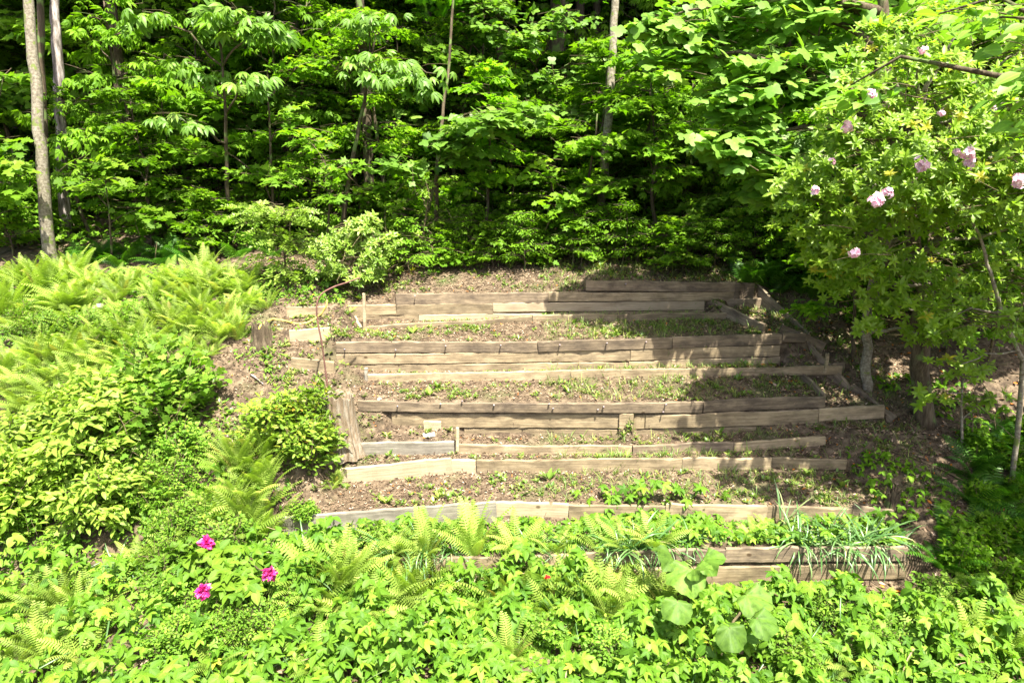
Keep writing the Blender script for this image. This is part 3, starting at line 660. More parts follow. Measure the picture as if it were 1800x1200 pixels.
# understory: three rows of saplings, irregular
r = np.random.default_rng(99)
placed = {}
def reg(o, look, cat, group, row):
    px, py = proj(o.location); placed.setdefault((look, zone_of(px), row, cat, group), []).append(o)
spots = []
for row, (Ya, Yb, n, sa, sb) in (('in the front row', (12.3, 13.8, 20, .5, .85)), ('in the middle row', (13.6, 16.5, 46, .75, 1.15)), ('in the deep row', (17, 23, 50, .9, 1.5))):
    for i in range(n):
        Y = r.uniform(Ya, Yb); hw = Y * .80
        x = -hw + 2 * hw * (i + r.uniform(.1, .9)) / n
        j = int(r.integers(0, 6)); nm, root, look = LIB[j]
        if row == 'in the front row':
            px = proj((x, Y, 4))[0]
            if abs(px - 90) < 60 or 360 < px < 760: continue
        if Y < 14.6 and proj((x, Y, 5))[0] < 135: continue
        o = put(root, (x, Y, zg(x, Y) - .02), r.uniform(0, 6.28), r.uniform(sa, sb), (r.normal(0, .04), r.normal(0, .04)))
        reg(o, look, 'sapling', 'understory saplings of the forest', row)
for i in range(84):
    Y = r.uniform(12.2, 14.6); hw = Y * .8; x = -hw + 2 * hw * (i + r.random()) / 84
    if -1.2 < x < 2.6: Y += .3
    if 380 < proj((x, Y, 3.5))[0] < 720: Y = max(Y, 13.2)
    nm, root, look = LIB[6 + i % 2]
    o = put(root, (x, Y, zg(x, Y) - .02), r.uniform(0, 6.28), r.uniform(.6, 1.15)); reg(o, look, 'shrub', 'low shrubs under the forest trees', 'at the forest foot')
for i in range(50):
    x = -2.2 + 9.3 * (i + r.random()) / 50; Y = r.uniform(11.5, 12.1) + (.3 if x < 1 else 0)
    nm, root, look = LIB[6 + i % 2]
    o = put(root, (x, Y, zg(x, Y) - .02), r.uniform(0, 6.28), r.uniform(.4, .8)); reg(o, 'small ' + look.replace('low ', ''), 'shrub', 'low shrubs under the forest trees', 'beside the path')
for i in range(56):
    Y = r.uniform(22, 33); hw = Y * .82; x = -hw + 2 * hw * (i + r.random()) / 56
    o = put(FAR[i % 2], (x, Y, zg(x, Y) - .3), r.uniform(0, 6.28), r.uniform(.9, 1.3)); reg(o, 'distant leafy tree' if i % 2 else 'distant light green tree', 'tree', 'distant trees up the hill', 'far up the hill')
# tall trees: bare trunk in view, crown above the picture shading the forest
talls = []
k = 0
for Y, n in ((14.8, 7), (17.4, 8), (20.5, 7)):
    hw = Y * .85 + 2
    for i in range(n):
        x = -hw + 2 * hw * (i + r.uniform(.25, .75)) / n; y = Y + r.uniform(-.6, 1.2)
        o = put(TALL[k % 3], (x, y, zg(x, y)), r.uniform(0, 6.28), r.uniform(.85, 1.1), (r.normal(0, .02), r.normal(0, .02))); k += 1
        reg(o, ['brown-barked tall tree', 'thick brown tall tree', 'slim pale tall tree'][(k - 1) % 3], 'tree', 'tall trees shading the forest', 'of the forest')
for i in range(16):
    x = 4.9 + 4.6 * (i + r.random()) / 16; Y = 9.7 + (i * 37 % 16) / 16 * 3; j = (0, 1, 4, 6, 7)[i % 5]; nm, root, look = LIB[j]
    if x / Y < .46: Y = 12.4
    o = put(root, (x, Y, zg(x, Y) - .02), r.uniform(0, 6.28), r.uniform(.5, .8)); reg(o, look, 'sapling' if j < 6 else 'shrub', 'saplings on the right bank', 'on the right bank')
for (look, zn, row, cat, grp), objs in placed.items():
    row_labels(objs, look + ' ' + row + ' ' + zn + ', %s', cat, grp)

# hero trunks seen in the photograph
def hero_trunk(name, pts, rads, bark, label, crown=None, seed=0, mat='canopy'):
    """pts: (px, py, Y) from the base upwards; continues above the frame to its own crown"""
    P = [at(*p) for p in pts]; P[0][2] = zg(P[0][0], P[0][1]) - .1
    d = unit(P[-1] - P[-2]); top = P[-1] + d * 5 * np.array([.4, .4, 1]); P.append((P[-1] + top) / 2); P.append(top)
    rads = list(rads) + [rads[-1] * .8, rads[-1] * .35]
    base = P[0].copy(); t = np.linspace(0, len(P) - 1, 26); PP = np.stack([np.interp(t, range(len(P)), [p[k] for p in P]) for k in range(3)], 1)
    PP[1:-1] += np.random.default_rng(seed).normal(0, .008, (24, 3)); rr = np.interp(t, range(len(P)), rads)
    root = thing(name, base, label, 'tree', None)
    B = Tubes(); B.add(PP - base, rr, 12, .03, seed); Fo = Fol(seed + 5); q = PP[-1] - base
    if crown:
        for i in range(crown):
            a = i * 2.4; L = 1.6 + (i % 3) * .6; s0 = PP[-2 - (i % 4)] - base; e = s0 + [math.cos(a) * L, math.sin(a) * L * .8 + 1.5, 1.2 + (i % 4) * .8]
            B.add(curve(s0, e, .05, 5, .03, i), np.linspace(rads[-1] * .6, .012, 5), 5)
            lobe(Fo, e, (1.1, 1.1, .6), 60, SIMPLE, .25, anchor=s0, k=5, L=.55, flat=.4)
    else: lobe(Fo, q, (.5, .5, .5), 20, SIMPLE, .25, k=4)
    B.build('trunk', M[bark], root); Fo.build('crown', mat, root); return root
hero_trunk('birch_tree', [(90, 470, 11.7), (82, 400, 11.7), (72, 250, 11.8), (60, 120, 12.0), (50, 0, 12.2)], [.115, .10, .088, .082, .078], 'barkpale', 'mottled pale trunk rising from the fern slope at the far left', 12, 1)
hero_trunk('forest_tree', [(82, 400, 12.6), (78, 250, 12.7), (72, 100, 12.9), (72, 0, 13)], [.07, .065, .06, .055], 'bark', 'thin brown trunk just behind the mottled pale trunk', 10, 2)
hero_trunk('dead_tree', [(112, 400, 13.2), (106, 220, 13.2), (102, 120, 13.3), (98, 40, 13.4), (96, -10, 13.5)], [.10, .095, .09, .08, .065], 'barkdead', 'whitish peeling dead trunk right of the mottled pale trunk', None, 3)
hero_trunk('forest_tree', [(648, 330, 13.6), (646, 250, 13.6), (642, 160, 13.7), (636, 40, 13.8), (632, -10, 13.9)], [.10, .095, .09, .08, .075], 'bark', 'brown trunk above the bright sprays left of centre', 12, 4)
hero_trunk('forest_tree', [(1052, 380, 12.8), (1062, 300, 12.8), (1070, 200, 12.8), (1078, 90, 12.9), (1082, 0, 13)], [.085, .08, .076, .07, .065], 'barkpale', 'speckled grey trunk rising right of centre behind the terraces', 12, 5)
hero_trunk('forest_tree', [(1012, 280, 17), (1014, 150, 17), (1018, 60, 17), (1020, -10, 17)], [.13, .12, .11, .10], 'bark', 'dark trunk left of the speckled grey trunk', 10, 6)
hero_trunk('forest_tree', [(975, 320, 16), (975, 200, 16), (978, 90, 16), (985, -10, 16)], [.26, .24, .22, .2], 'bark', 'widest dark trunk in the shade left of the speckled grey trunk', 10, 7)
hero_trunk('forest_tree', [(767, 430, 12.5), (766, 360, 12.5), (768, 300, 12.5), (775, 220, 12.6), (790, 120, 12.7)], [.045, .042, .036, .03, .025], 'bark', 'slender pale stem in the shade above the top wall', 5, 8)
hero_trunk('forest_tree', [(1508, 200, 14), (1508, 100, 14), (1510, 0, 14)], [.06, .055, .05], 'barkpale', 'slim trunk at the top behind the pink-flowered shrub', 8, 9)

# sunlit sprays in front of the dark forest: small trees whose boughs reach out, each placed by its lobes
def hero_tree(name, base, trunk_pts, lobes, T, size, mat, bark, label, cat, tr=.05, kind='spray', k=6, seed=1, L=.35, flat=.3, tw=2, group=None, limbs=True, updir=0):
    """trunk_pts: world points; lobes: (centre, radii, n)"""
    base = np.asarray(base, float); root = thing(name, base, label, cat, group)
    P = [base - [0, 0, .08]] + [np.asarray(p, float) for p in trunk_pts]; n = len(P); t = np.linspace(0, n - 1, 4 * n)
    PP = np.stack([np.interp(t, range(n), [p[q] for p in P]) for q in range(3)], 1) - base
    PP[1:-1] += np.random.default_rng(seed).normal(0, tr * .18, (4 * n - 2, 3))
    B = Tubes(); B.add(PP, np.linspace(tr, tr * .3, len(PP)), 9, .04, seed); B.build('trunk', M[bark], root)
    Fo = Fol(seed)
    TW = Tubes()
    for i, (c, rad, nn) in enumerate(lobes):
        c = np.asarray(c, float) - base; j = int(np.argmin(np.linalg.norm(PP - c + [0, 0, .5 * np.linalg.norm(PP[-1]) * 0], axis=1))); j = max(1, j - 2); a = PP[j]
        if limbs and np.linalg.norm(c - a) > .2:
            Lb = Tubes(); Lb.add(curve(a, c, .08, 8, .025, seed * 13 + i), np.linspace(tr * .45, .006, 8), 6); Lb.build('limb', M[bark], root)
        lobe(Fo, c, rad, nn, T, size, kind, anchor=a, k=k, L=L, flat=flat, tw=(TW, tw), updir=updir)
    if TW.n: TW.build('twig', M['twig'], root)['kind'] = 'stuff'
    Fo.build('crown', mat, root); return root
def G(x, y): return np.array([x, y, zg(x, y)])
def lb(px, py, Y, rx, rz, n, ry=None):
    c = at(px, py, Y); s = ppm(c); return (c, (rx / s, (ry / s if ry else rx / s * .8), rz / s), n)
def gpx(px, Y):
    p = at(px, 450, Y); return G(p[0], Y)
hero_tree('tulip_tree', gpx(740, 12.4), [at(745, 400, 12.3), at(770, 300, 12.2), at(830, 240, 12.0)],
          [lb(700, 285, 11.8, 45, 14, 14), lb(860, 205, 11.6, 110, 26, 46), lb(940, 190, 11.6, 50, 22, 22), lb(790, 235, 11.8, 60, 26, 26), lb(830, 270, 12, 80, 20, 22)],
          TULIP, .17, 'tulip', 'bark', 'young tulip tree with the brightest sunlit bough at picture centre', 'tree', .05, seed=61)
hero_tree('buckeye_tree', gpx(600, 12.8), [at(610, 330, 12.6), at(640, 180, 12.4), at(660, 60, 12.2)],
          [lb(700, 125, 11.7, 75, 32, 16), lb(640, 95, 11.9, 50, 26, 10), lb(770, 130, 11.8, 40, 26, 8), lb(650, 20, 12, 60, 20, 10)],
          PALM7, .19, 'tulip', 'bark', 'buckeye tree with drooping sunlit leaf clusters above left terraces', 'tree', .055, k=3, seed=62)
hero_tree('magnolia_tree', gpx(395, 12.9), [at(400, 330, 12.7), at(395, 200, 12.4), at(390, 60, 12.2)],
          [lb(440, 140, 11.7, 50, 26, 9), lb(300, 205, 11.8, 40, 16, 7), lb(250, 20, 12, 40, 16, 6), lb(380, 15, 11.9, 80, 22, 16), lb(470, 35, 12, 50, 20, 12), lb(330, 110, 12.1, 60, 24, 8)],
          PALM7, .22, 'tulip', 'bark', 'large-leaved magnolia with pale leaf whorls, upper left forest edge', 'tree', .05, k=3, seed=63)
hero_tree('maple_tree', gpx(1010, 12.5), [at(1015, 400, 12.3), at(1040, 290, 12.2), at(1050, 200, 12.1)],
          [lb(1040, 245, 11.8, 60, 20, 20), lb(1130, 240, 12, 40, 22, 12), lb(1080, 320, 11.8, 60, 20, 18), lb(1000, 350, 11.9, 60, 18, 16), lb(1080, 380, 11.9, 50, 30, 16), lb(930, 300, 12, 60, 20, 12)],
          MAPLE, .15, 'maple', 'bark', 'maple with lit star-like leaves around the speckled grey trunk', 'tree', .04, seed=64)
hero_tree('maple_tree', gpx(195, 12.2), [at(195, 420, 12), at(190, 350, 11.9), at(180, 290, 11.8)],
          [lb(172, 280, 11.5, 32, 12, 9), lb(212, 315, 11.5, 20, 10, 5), lb(150, 330, 12, 60, 30, 12), lb(240, 370, 12, 60, 24, 14)],
          MAPLE, .17, 'maple', 'bark', 'small maple with two bright leaf sprays right of the mottled trunk', 'tree', .025, seed=65)
hero_tree('maple_tree', G(-10.3, 11.8), [at(-60, 350, 11.8), at(-30, 300, 11.6)],
          [lb(15, 285, 11.2, 36, 14, 10), lb(20, 328, 11.2, 36, 12, 9), lb(-20, 250, 11.4, 60, 40, 14), lb(20, 120, 12, 40, 14, 8)],
          MAPLE, .18, 'maple', 'bark', 'maple reaching bright leaves in from the left picture edge', 'tree', .04, seed=66)
hero_tree('maple_tree', gpx(570, 12.3), [at(575, 420, 12.1), at(580, 350, 12), at(585, 290, 11.9)],
          [lb(580, 340, 11.6, 24, 10, 6), lb(540, 240, 12, 60, 30, 16), lb(600, 290, 12, 60, 30, 16), lb(500, 300, 12, 50, 26, 12)],
          STAR, .15, 'maple', 'bark', 'slim young maple between the two lit shrubs and buckeye', 'tree', .03, seed=67)
hero_tree('young_tulip_tree', gpx(860, 12.3), [at(862, 430, 12.2), at(865, 400, 12.1)],
          [lb(880, 430, 11.9, 60, 24, 18), lb(780, 445, 11.9, 50, 26, 16), lb(960, 450, 12, 50, 22, 14), lb(840, 400, 12.1, 50, 22, 12)],
          MAPLE, .12, 'maple', 'twig', 'knee-high leafy saplings lit in spots just above top wall', 'sapling', .015, seed=68)
hero_tree('maple_tree', gpx(470, 13.0), [at(480, 380, 12.9), at(475, 250, 12.8), at(470, 120, 12.8)],
          [lb(450, 300, 12.6, 70, 26, 20), lb(520, 200, 12.7, 70, 26, 20), lb(400, 370, 12.7, 60, 30, 18), lb(540, 110, 12.9, 70, 26, 18), lb(360, 260, 12.7, 60, 26, 18), lb(590, 400, 12.9, 60, 30, 20), lb(680, 330, 13, 60, 30, 20)],
          MAPLE, .14, 'maple', 'bark', 'leafy maple behind the feathery shrub and sunlit laurel', 'tree', .04, seed=69)
hero_tree('tulip_tree', gpx(930, 14.6), [at(935, 350, 14.5), at(940, 200, 14.3), at(945, 60, 14.2)],
          [lb(900, 60, 13.4, 80, 28, 26), lb(990, 30, 13.6, 70, 26, 24), lb(960, 130, 13.5, 70, 26, 22), lb(870, 140, 13.6, 60, 26, 18), lb(1040, 110, 13.6, 50, 26, 18), lb(1150, 330, 12.9, 60, 26, 20), lb(1010, 190, 13.3, 50, 20, 16), lb(860, 10, 13.6, 60, 26, 18)],
          TULIP, .14, 'tulip', 'bark', 'taller tulip tree filling the gap left of the speckled grey trunk at top', 'tree', .05, seed=60)
# pinnate shrub and laurel shrub at the forest edge
b = on_ground(505, 498)
hero_tree('locust_shrub', b, [at(500, 450, b[1] - .05), at(510, 410, b[1] - .1), at(508, 370, b[1] - .1)],
          [lb(460, 365, b[1] - .2, 44, 16, 34), lb(520, 372, b[1] - .2, 30, 16, 24), lb(480, 410, b[1] - .2, 40, 20, 26), lb(540, 425, b[1] - .1, 34, 20, 26), lb(475, 455, b[1] - .2, 30, 12, 10), lb(545, 455, b[1] - .2, 30, 20, 10), lb(500, 475, b[1] - .2, 30, 15, 8)],
          PINN, .24, 'laurel', 'twig', 'thin-stemmed shrub with feathery compound leaves right of the ferns', 'shrub', .022, k=2, seed=71, L=.2, flat=.5)
b = on_ground(625, 505)
hero_tree('laurel_shrub', b, [at(622, 470, b[1] - .05), at(640, 430, b[1] - .05)],
          [lb(640, 400, b[1] - .2, 38, 26, 80), lb(600, 430, b[1] - .25, 40, 28, 80), lb(655, 450, b[1] - .25, 36, 30, 80), lb(590, 470, b[1] - .2, 32, 22, 50), lb(640, 485, b[1] - .3, 40, 16, 44), lb(680, 430, b[1] - .1, 26, 22, 30)],
          ROSET, .11, 'laurel', 'twig', 'glossy laurel shrub in full sun behind the top wall', 'shrub', .02, kind='rosette', seed=72)
b = G(-1.55, 12.0)
hero_tree('laurel_shrub', b, [b + [0, 0, .5], b + [.1, 0, 1.2]],
          [lb(740, 330, 12.1, 60, 50, 40), lb(720, 420, 12.0, 50, 40, 40), lb(780, 380, 12.2, 40, 40, 24), lb(680, 370, 12.2, 30, 30, 16), lb(700, 470, 11.9, 30, 16, 16)],
          ROSET, .10, 'rhodo', 'twig', 'dim laurel shrub in the shade right of the sunlit laurel', 'shrub', .03, kind='rosette', seed=73)

# ------------------------------------------------------------------ right side: tulip tree, rhododendron, near branches
b = on_ground(1628, 752)
hero_tree('tulip_tree', b, [at(1612, 640, b[1]), at(1625, 520, b[1] - .1), at(1600, 380, b[1] + .1), at(1560, 200, b[1] + .2), at(1540, -60, b[1] + .3), at(1530, -300, b[1] + .3)],
          [lb(1200, 85, 9.3, 95, 50, 40), lb(1150, 40, 9.4, 50, 26, 14), lb(1300, 150, 9.2, 90, 60, 46), lb(1400, 120, 9.1, 90, 60, 46), lb(1290, 250, 9.1, 90, 46, 46), lb(1370, 290, 9.0, 60, 40, 26),
           lb(1260, 20, 9.5, 120, 50, 46), lb(1420, 20, 9.4, 110, 50, 40), lb(1340, 330, 9.2, 50, 26, 16),
           lb(1500, -120, 10.2, 200, 80, 60, 160), lb(1350, -180, 10.6, 200, 80, 50, 150), lb(1600, 60, 10.0, 160, 90, 60, 160), lb(1700, 200, 10.2, 150, 90, 60, 150), lb(1560, 260, 10.4, 120, 80, 50, 120), lb(1720, 360, 10.2, 120, 70, 50, 120), lb(1900, 150, 8.6, 140, 90, 60, 150), lb(2050, 80, 8.4, 140, 90, 60, 150), lb(1950, 300, 9.2, 140, 90, 60, 150)],  # mostly unseen part of the crown, added to shade the right slope
          TULIP, .19, 'tulip', 'bark', 'tulip tree with mossy trunk and overhanging lit boughs at upper right', 'tree', .13, seed=81, tw=3)
rb = on_ground(1524, 690)
def rlobes():
    return [lb(1620, 90, 7.6, 90, 50, 58), lb(1540, 160, 7.6, 80, 60, 72), lb(1700, 150, 7.4, 90, 60, 63), lb(1480, 240, 7.6, 70, 60, 72), lb(1600, 250, 7.3, 110, 70, 116), lb(1730, 260, 7.2, 80, 70, 72),
            lb(1430, 320, 7.7, 70, 50, 72), lb(1530, 350, 7.4, 100, 60, 101), lb(1650, 370, 7.5, 90, 50, 63), lb(1420, 400, 7.8, 70, 40, 63), lb(1500, 440, 7.6, 90, 50, 87), lb(1450, 460, 7.8, 50, 30, 37),
            lb(1600, 470, 7.9, 90, 50, 72), lb(1640, 560, 8.1, 80, 50, 49), lb(1545, 520, 7.9, 50, 40, 34), lb(1525, 575, 7.9, 28, 16, 13), lb(1790, 380, 7.4, 60, 60, 43), lb(1760, 470, 7.9, 60, 50, 37), lb(1900, 260, 7.6, 110, 80, 116), lb(1850, 80, 7.8, 110, 70, 101), lb(1700, 20, 8.0, 110, 60, 87), lb(1960, 420, 7.8, 100, 70, 101), lb(1540, 60, 8.0, 60, 40, 43), lb(1640, 200, 8.2, 110, 90, 130), lb(1560, 320, 8.3, 120, 90, 130), lb(1720, 380, 8.3, 110, 80, 116), lb(1600, 330, 7.0, 90, 60, 80), lb(1690, 310, 6.8, 110, 70, 110), lb(1790, 340, 6.7, 100, 70, 110), lb(1745, 230, 7.0, 90, 60, 60), lb(1890, 280, 6.5, 110, 80, 110), lb(1880, 170, 6.7, 90, 60, 50), lb(1980, 350, 6.6, 110, 80, 90), lb(1700, 500, 7.7, 80, 60, 60), lb(1790, 560, 7.9, 70, 60, 50), lb(1650, 590, 8.2, 60, 40, 34), lb(1860, 480, 7.7, 90, 70, 60), lb(1400, 350, 8.0, 60, 50, 40), lb(1460, 500, 8.1, 60, 30, 24)]  # lobes centred past the right frame edge are added to cast shade
rh = hero_tree('rhododendron', rb, [at(1522, 620, rb[1]), at(1528, 520, rb[1] - .2), at(1560, 420, rb[1] - .6), at(1590, 300, rb[1] - 1.0), at(1610, 180, 7.9)],
          rlobes(), ROSET, .115, 'rhodo', 'barkpale', 'large rhododendron with pink flower clusters filling the upper right', 'shrub', .075, kind='rosette', seed=82, tw=4)
def flower_head(parent, px, py, Y, rpx, n=26):
    c = at(px, py, Y); rr = rpx * .95 / ppm(c); q = c - np.array(parent.location); Fo = Fol(int(px)); n = 15; d = unit(Fo.r.normal(size=(n, 3)) + [0, -.7, .5]); q = q + Fo.r.normal(0, rr * .22, (n, 3))
    for a in range(5):
        e = unit(np.cross(d, [0.1, 0.2, 1])); f = np.cross(d, e); ang = a * 2 * math.pi / 5
        dd = e * math.cos(ang) + f * math.sin(ang) + d * .45
        Fo.add(T_oval(.85, n=3, droop=.3), q + d * rr * .6, dd, d, rr * .62, None)
    return Fo.build('flower_cluster', 'pink', parent)
for (x, y, s) in ((1541, 350, 13), (1560, 340, 11), (1617, 291, 13), (1700, 272, 13), (1702, 288, 9), (1682, 268, 7), (1489, 224, 10), (1463, 283, 6), (1502, 445, 10), (1432, 335, 8), (1790, 318, 12), (1533, 166, 8), (1655, 200, 6), (1540, 355, 12), (1622, 88, 7), (1745, 190, 6)):
    flower_head(rh, x, y, 6.9 if x < 1520 else 6.35, s)
# bare forked stems at the right edge
b = G(6.3, 7.9)
hero_tree('forked_shrub', b, [at(1800, 640, 7.7), at(1765, 560, 7.5), at(1740, 480, 7.4), at(1725, 420, 7.3), at(1690, 350, 7.2)],
          [lb(1700, 330, 6.9, 60, 26, 12), lb(1660, 560, 7.4, 80, 40, 20), lb(1690, 640, 7.6, 60, 30, 14), lb(1790, 300, 7.1, 30, 40, 10), lb(1790, 560, 7.3, 40, 50, 14)],
          ROSET, .12, 'rhodo', 'barkpale', 'pale bare forked stems crossing the right picture edge', 'shrub', .032, kind='rosette', seed=83, tw=2)
b = on_ground(1690, 800)
hero_tree('laurel_shrub', b, [at(1690, 720, b[1]), at(1692, 660, b[1] - .1)],
          [lb(1690, 640, b[1] - .3, 50, 26, 14), lb(1640, 700, b[1] - .2, 40, 24, 10), lb(1730, 700, b[1], 50, 40, 16)], ROSET, .13, 'rhodo', 'barkpale', 'thin laurel stem right of the mossy tulip trunk', 'shrub', .02, kind='rosette', seed=84)
for (px_, Y_, sd) in ((1560, 11.2, 86), (1660, 10.6, 87), (1770, 9.6, 88), (1440, 12.3, 89), (1690, 9.9, 90)):
    b = gpx(px_, Y_)
    hero_tree('laurel_shrub', b, [b + [0, 0, .7], b + [.1, 0, 1.5]], [(b + [-.3, -.1, .8], (.6, .5, .5), 34), (b + [.4, 0, 1.1], (.6, .5, .5), 34), (b + [0, 0, 1.8], (.6, .5, .45), 34)],
              ROSET, .15, 'forest', 'twig', {86: 'dark laurel shrub behind the leaning pale rhododendron trunk', 87: 'dark laurel shrub directly behind the mossy tulip trunk', 88: 'dark laurel shrub at the far right behind the forked stems', 90: 'dark laurel shrub right of the mossy tulip trunk, in deep shade', 89: 'dark laurel shrub above the shaded ferns at upper right corner board'}[sd], 'shrub', .025, kind='rosette', seed=sd)
# near tree whose large leaves hang in from the upper right corner
b = G(7.4, 5.6)
hero_tree('oak_tree', b, [b + [0, 0, 2.5], b + [-.3, 0, 5.0], b + [-.7, 0, 7.5], b + [-1., 0.1, 9.5]],
          [lb(1750, 30, 5.9, 60, 40, 8), lb(1650, 25, 6.4, 50, 26, 5), lb(1800, 120, 5.8, 45, 50, 8), lb(1495, 150, 6.9, 40, 22, 5), lb(1800, 210, 5.9, 40, 30, 4),
           (np.array([6.4, 4.8, 6.4]), (1.1, 1.1, .6), 44), (np.array([7.3, 5.4, 5.9]), (1.1, 1.1, .6), 44), (np.array([6.2, 4.2, 7.2]), (1.1, 1.1, .6), 40), (np.array([7.6, 4.4, 7.0]), (1.2, 1.2, .7), 44), (np.array([6.3, 5.6, 6.9]), (1., .9, .5), 30), (np.array([7.4, 6.4, 6.3]), (1., 1., .6), 40)],  # unseen lobes outside the frame, laid out to shade the right bank
          WIDE, .18, 'tulip', 'bark', 'near oak with large serrated leaves hanging into the upper right corner', 'tree', .16, seed=85, k=5, tw=3)

# ------------------------------------------------------------------ ferns
def fern(name, seed, n=12, L=.62, T=FROND, mat='fern', e0=62, spread=.06):
    root = thing(name, (0, 0, 0)); r_ = np.random.default_rng(seed)
    for grp in range(1):
        Fo = Fol(seed)
        for i in range(n):
            a = i * 2.4 + r_.uniform(-.3, .3); el = R(e0 + r_.uniform(-22, 16)); d = np.array([math.cos(a) * math.cos(el), math.sin(a) * math.cos(el), math.sin(el)])
            nn = np.array([-math.cos(a) * math.sin(el), -math.sin(a) * math.sin(el), math.cos(el)]) + r_.normal(0, .4, 3)
            Fo.add(T, [[math.cos(a) * spread * r_.random(), math.sin(a) * spread * r_.random(), -.03]], d, nn, L * r_.uniform(.7, 1.15), np.array([r_.random()]))
        Fo.build('foliage', mat, root)
    return root
FERNS = [fern('fern_clump', 21, 13, .55, frond(20, .8, .15), e0=66), fern('fern_clump', 22, 15, .6, frond(21, .7, .13), e0=74), fern('fern_clump', 23, 11, .46, frond(18, .9, .16), e0=64), fern('fern_clump', 24, 14, .52, frond(20, 1.1, .15), e0=66)]
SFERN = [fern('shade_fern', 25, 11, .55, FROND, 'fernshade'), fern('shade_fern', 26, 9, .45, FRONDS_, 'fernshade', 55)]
def scatter_px(lst, px0, px1, py0, py1, n, seed, s0, s1, test=None, upj=0):
    r_ = np.random.default_rng(seed); out = []; tries = 0
    while len(out) < n and tries < n * 20:
        tries += 1
        px = r_.uniform(px0, px1); py = r_.uniform(py0, py1)
        if test and not test(px, py): continue
        p = on_ground(px, py)
        if any((p[0] - o.location[0]) ** 2 + (p[1] - o.location[1]) ** 2 < (.12 if n < 60 else .06) ** 2 for o in out): continue
        s = r_.uniform(s0, s1)
        out.append(put(lst[int(r_.integers(len(lst)))], p, r_.uniform(0, 6.28), s, (r_.normal(0, .08), r_.normal(0, .08))))
    return out
FG = 'ferns growing on the bank'
row_labels(scatter_px(FERNS, -20, 150, 520, 600, 13, 1, .9, 1.3), 'bright fern on the upper left slope below the mottled trunk, %s', 'fern', FG)
row_labels(scatter_px(FERNS, -20, 490, 490, 535, 46, 2, .75, 1.1), 'bright fern along the top of the left slope, %s', 'fern', FG)
row_labels(scatter_px(FERNS, 60, 500, 536, 600, 34, 3, .6, 1.0, lambda x, y: not (430 < x < 500 and y > 565)), 'yellow-green fern on the upper left bank, %s', 'fern', FG)
row_labels(scatter_px(FERNS, 0, 290, 610, 740, 47, 4, .7, 1.05), 'feathery fern in the middle of the left bank, %s', 'fern', FG)
row_labels(scatter_px(FERNS, 300, 470, 560, 640, 10, 5, .55, .8, lambda x, y: x + y < 1020), 'fern beside the bare soil patch on the left, %s', 'fern', FG)
row_labels(scatter_px(FERNS, 60, 380, 800, 900, 14, 17, .7, .95), 'fern pushing up between the leafy shrubs of the lower left bank, %s', 'fern', FG)
row_labels(scatter_px(FERNS, 390, 475, 800, 960, 20, 6, .7, 1.1), 'tall fern left of the grey corner stake, %s', 'fern', FG)
row_labels(scatter_px(FERNS, 150, 480, 880, 1030, 16, 7, .6, .9), 'fern around the magenta peonies, %s', 'fern', FG)
row_labels(scatter_px(FERNS, 480, 780, 1010, 1100, 30, 8, .8, 1.15), 'upright fern in front of lowest wall, left of centre, %s', 'fern', FG)
row_labels(scatter_px(FERNS, 780, 1180, 1005, 1090, 28, 9, .75, 1.15), 'upright fern in front of lowest wall, near centre, %s', 'fern', FG)
row_labels(scatter_px(FERNS, -20, 200, 1060, 1190, 16, 10, .7, 1.0), 'fern in the lower left corner, %s', 'fern', FG)
row_labels(scatter_px(FERNS, 1300, 1500, 940, 960, 4, 11, .45, .6), 'small fern between the two bottom walls at right, %s', 'fern', FG)
row_labels(scatter_px(FERNS, 1620, 1810, 1080, 1190, 12, 12, .75, 1.0), 'arching fern in the lower right corner, %s', 'fern', FG)
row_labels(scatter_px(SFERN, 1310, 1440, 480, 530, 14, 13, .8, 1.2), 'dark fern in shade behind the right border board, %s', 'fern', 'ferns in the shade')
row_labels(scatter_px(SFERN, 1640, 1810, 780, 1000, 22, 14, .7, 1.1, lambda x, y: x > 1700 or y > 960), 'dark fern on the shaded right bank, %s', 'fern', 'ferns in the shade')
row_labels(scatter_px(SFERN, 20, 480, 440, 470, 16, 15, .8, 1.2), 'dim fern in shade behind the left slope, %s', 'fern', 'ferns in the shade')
row_labels(scatter_px(FERNS, 560, 600, 850, 880, 2, 16, .42, .5), 'small fern at left end of the kinked plank, %s', 'fern', FG)

# ------------------------------------------------------------------ shrubs on the left
def bush(name, H, T, size, mat, seed, kind='spray', n=10, spread=.5, per=12, k=6, stems=5, flat=.6, updir=.3, bark='twig'):
    r_ = np.random.default_rng(seed); root = thing(name, (0, 0, 0)); B = Tubes(); Fo = Fol(seed)
    for i in range(n):
        a = i * 2.4; rr = spread * H * math.sqrt((i + .5) / n); e = np.array([math.cos(a) * rr, math.sin(a) * rr, H * r_.uniform(.5, .95) * (1 - .35 * (rr / (spread * H)) ** 2)])
        B.add(curve([0, 0, -.05], e, .1, 7, .03, seed + i), np.linspace(.011 * (1 + H), .004, 7), 5)
        lobe(Fo, e, (H * .24, H * .24, H * .2), per, T, size, kind, anchor=np.array([0, 0, 0]), k=k, L=.22, flat=flat, updir=updir, tw=(B, 3))
        lobe(Fo, e * [.9, .9, .55], (H * .22, H * .22, H * .2), per // 2, T, size, kind, anchor=np.array([0, 0, 0]), k=k, L=.2, flat=flat, updir=updir)
    B.build('stem', M[bark], root); Fo.build('foliage', mat, root); return root
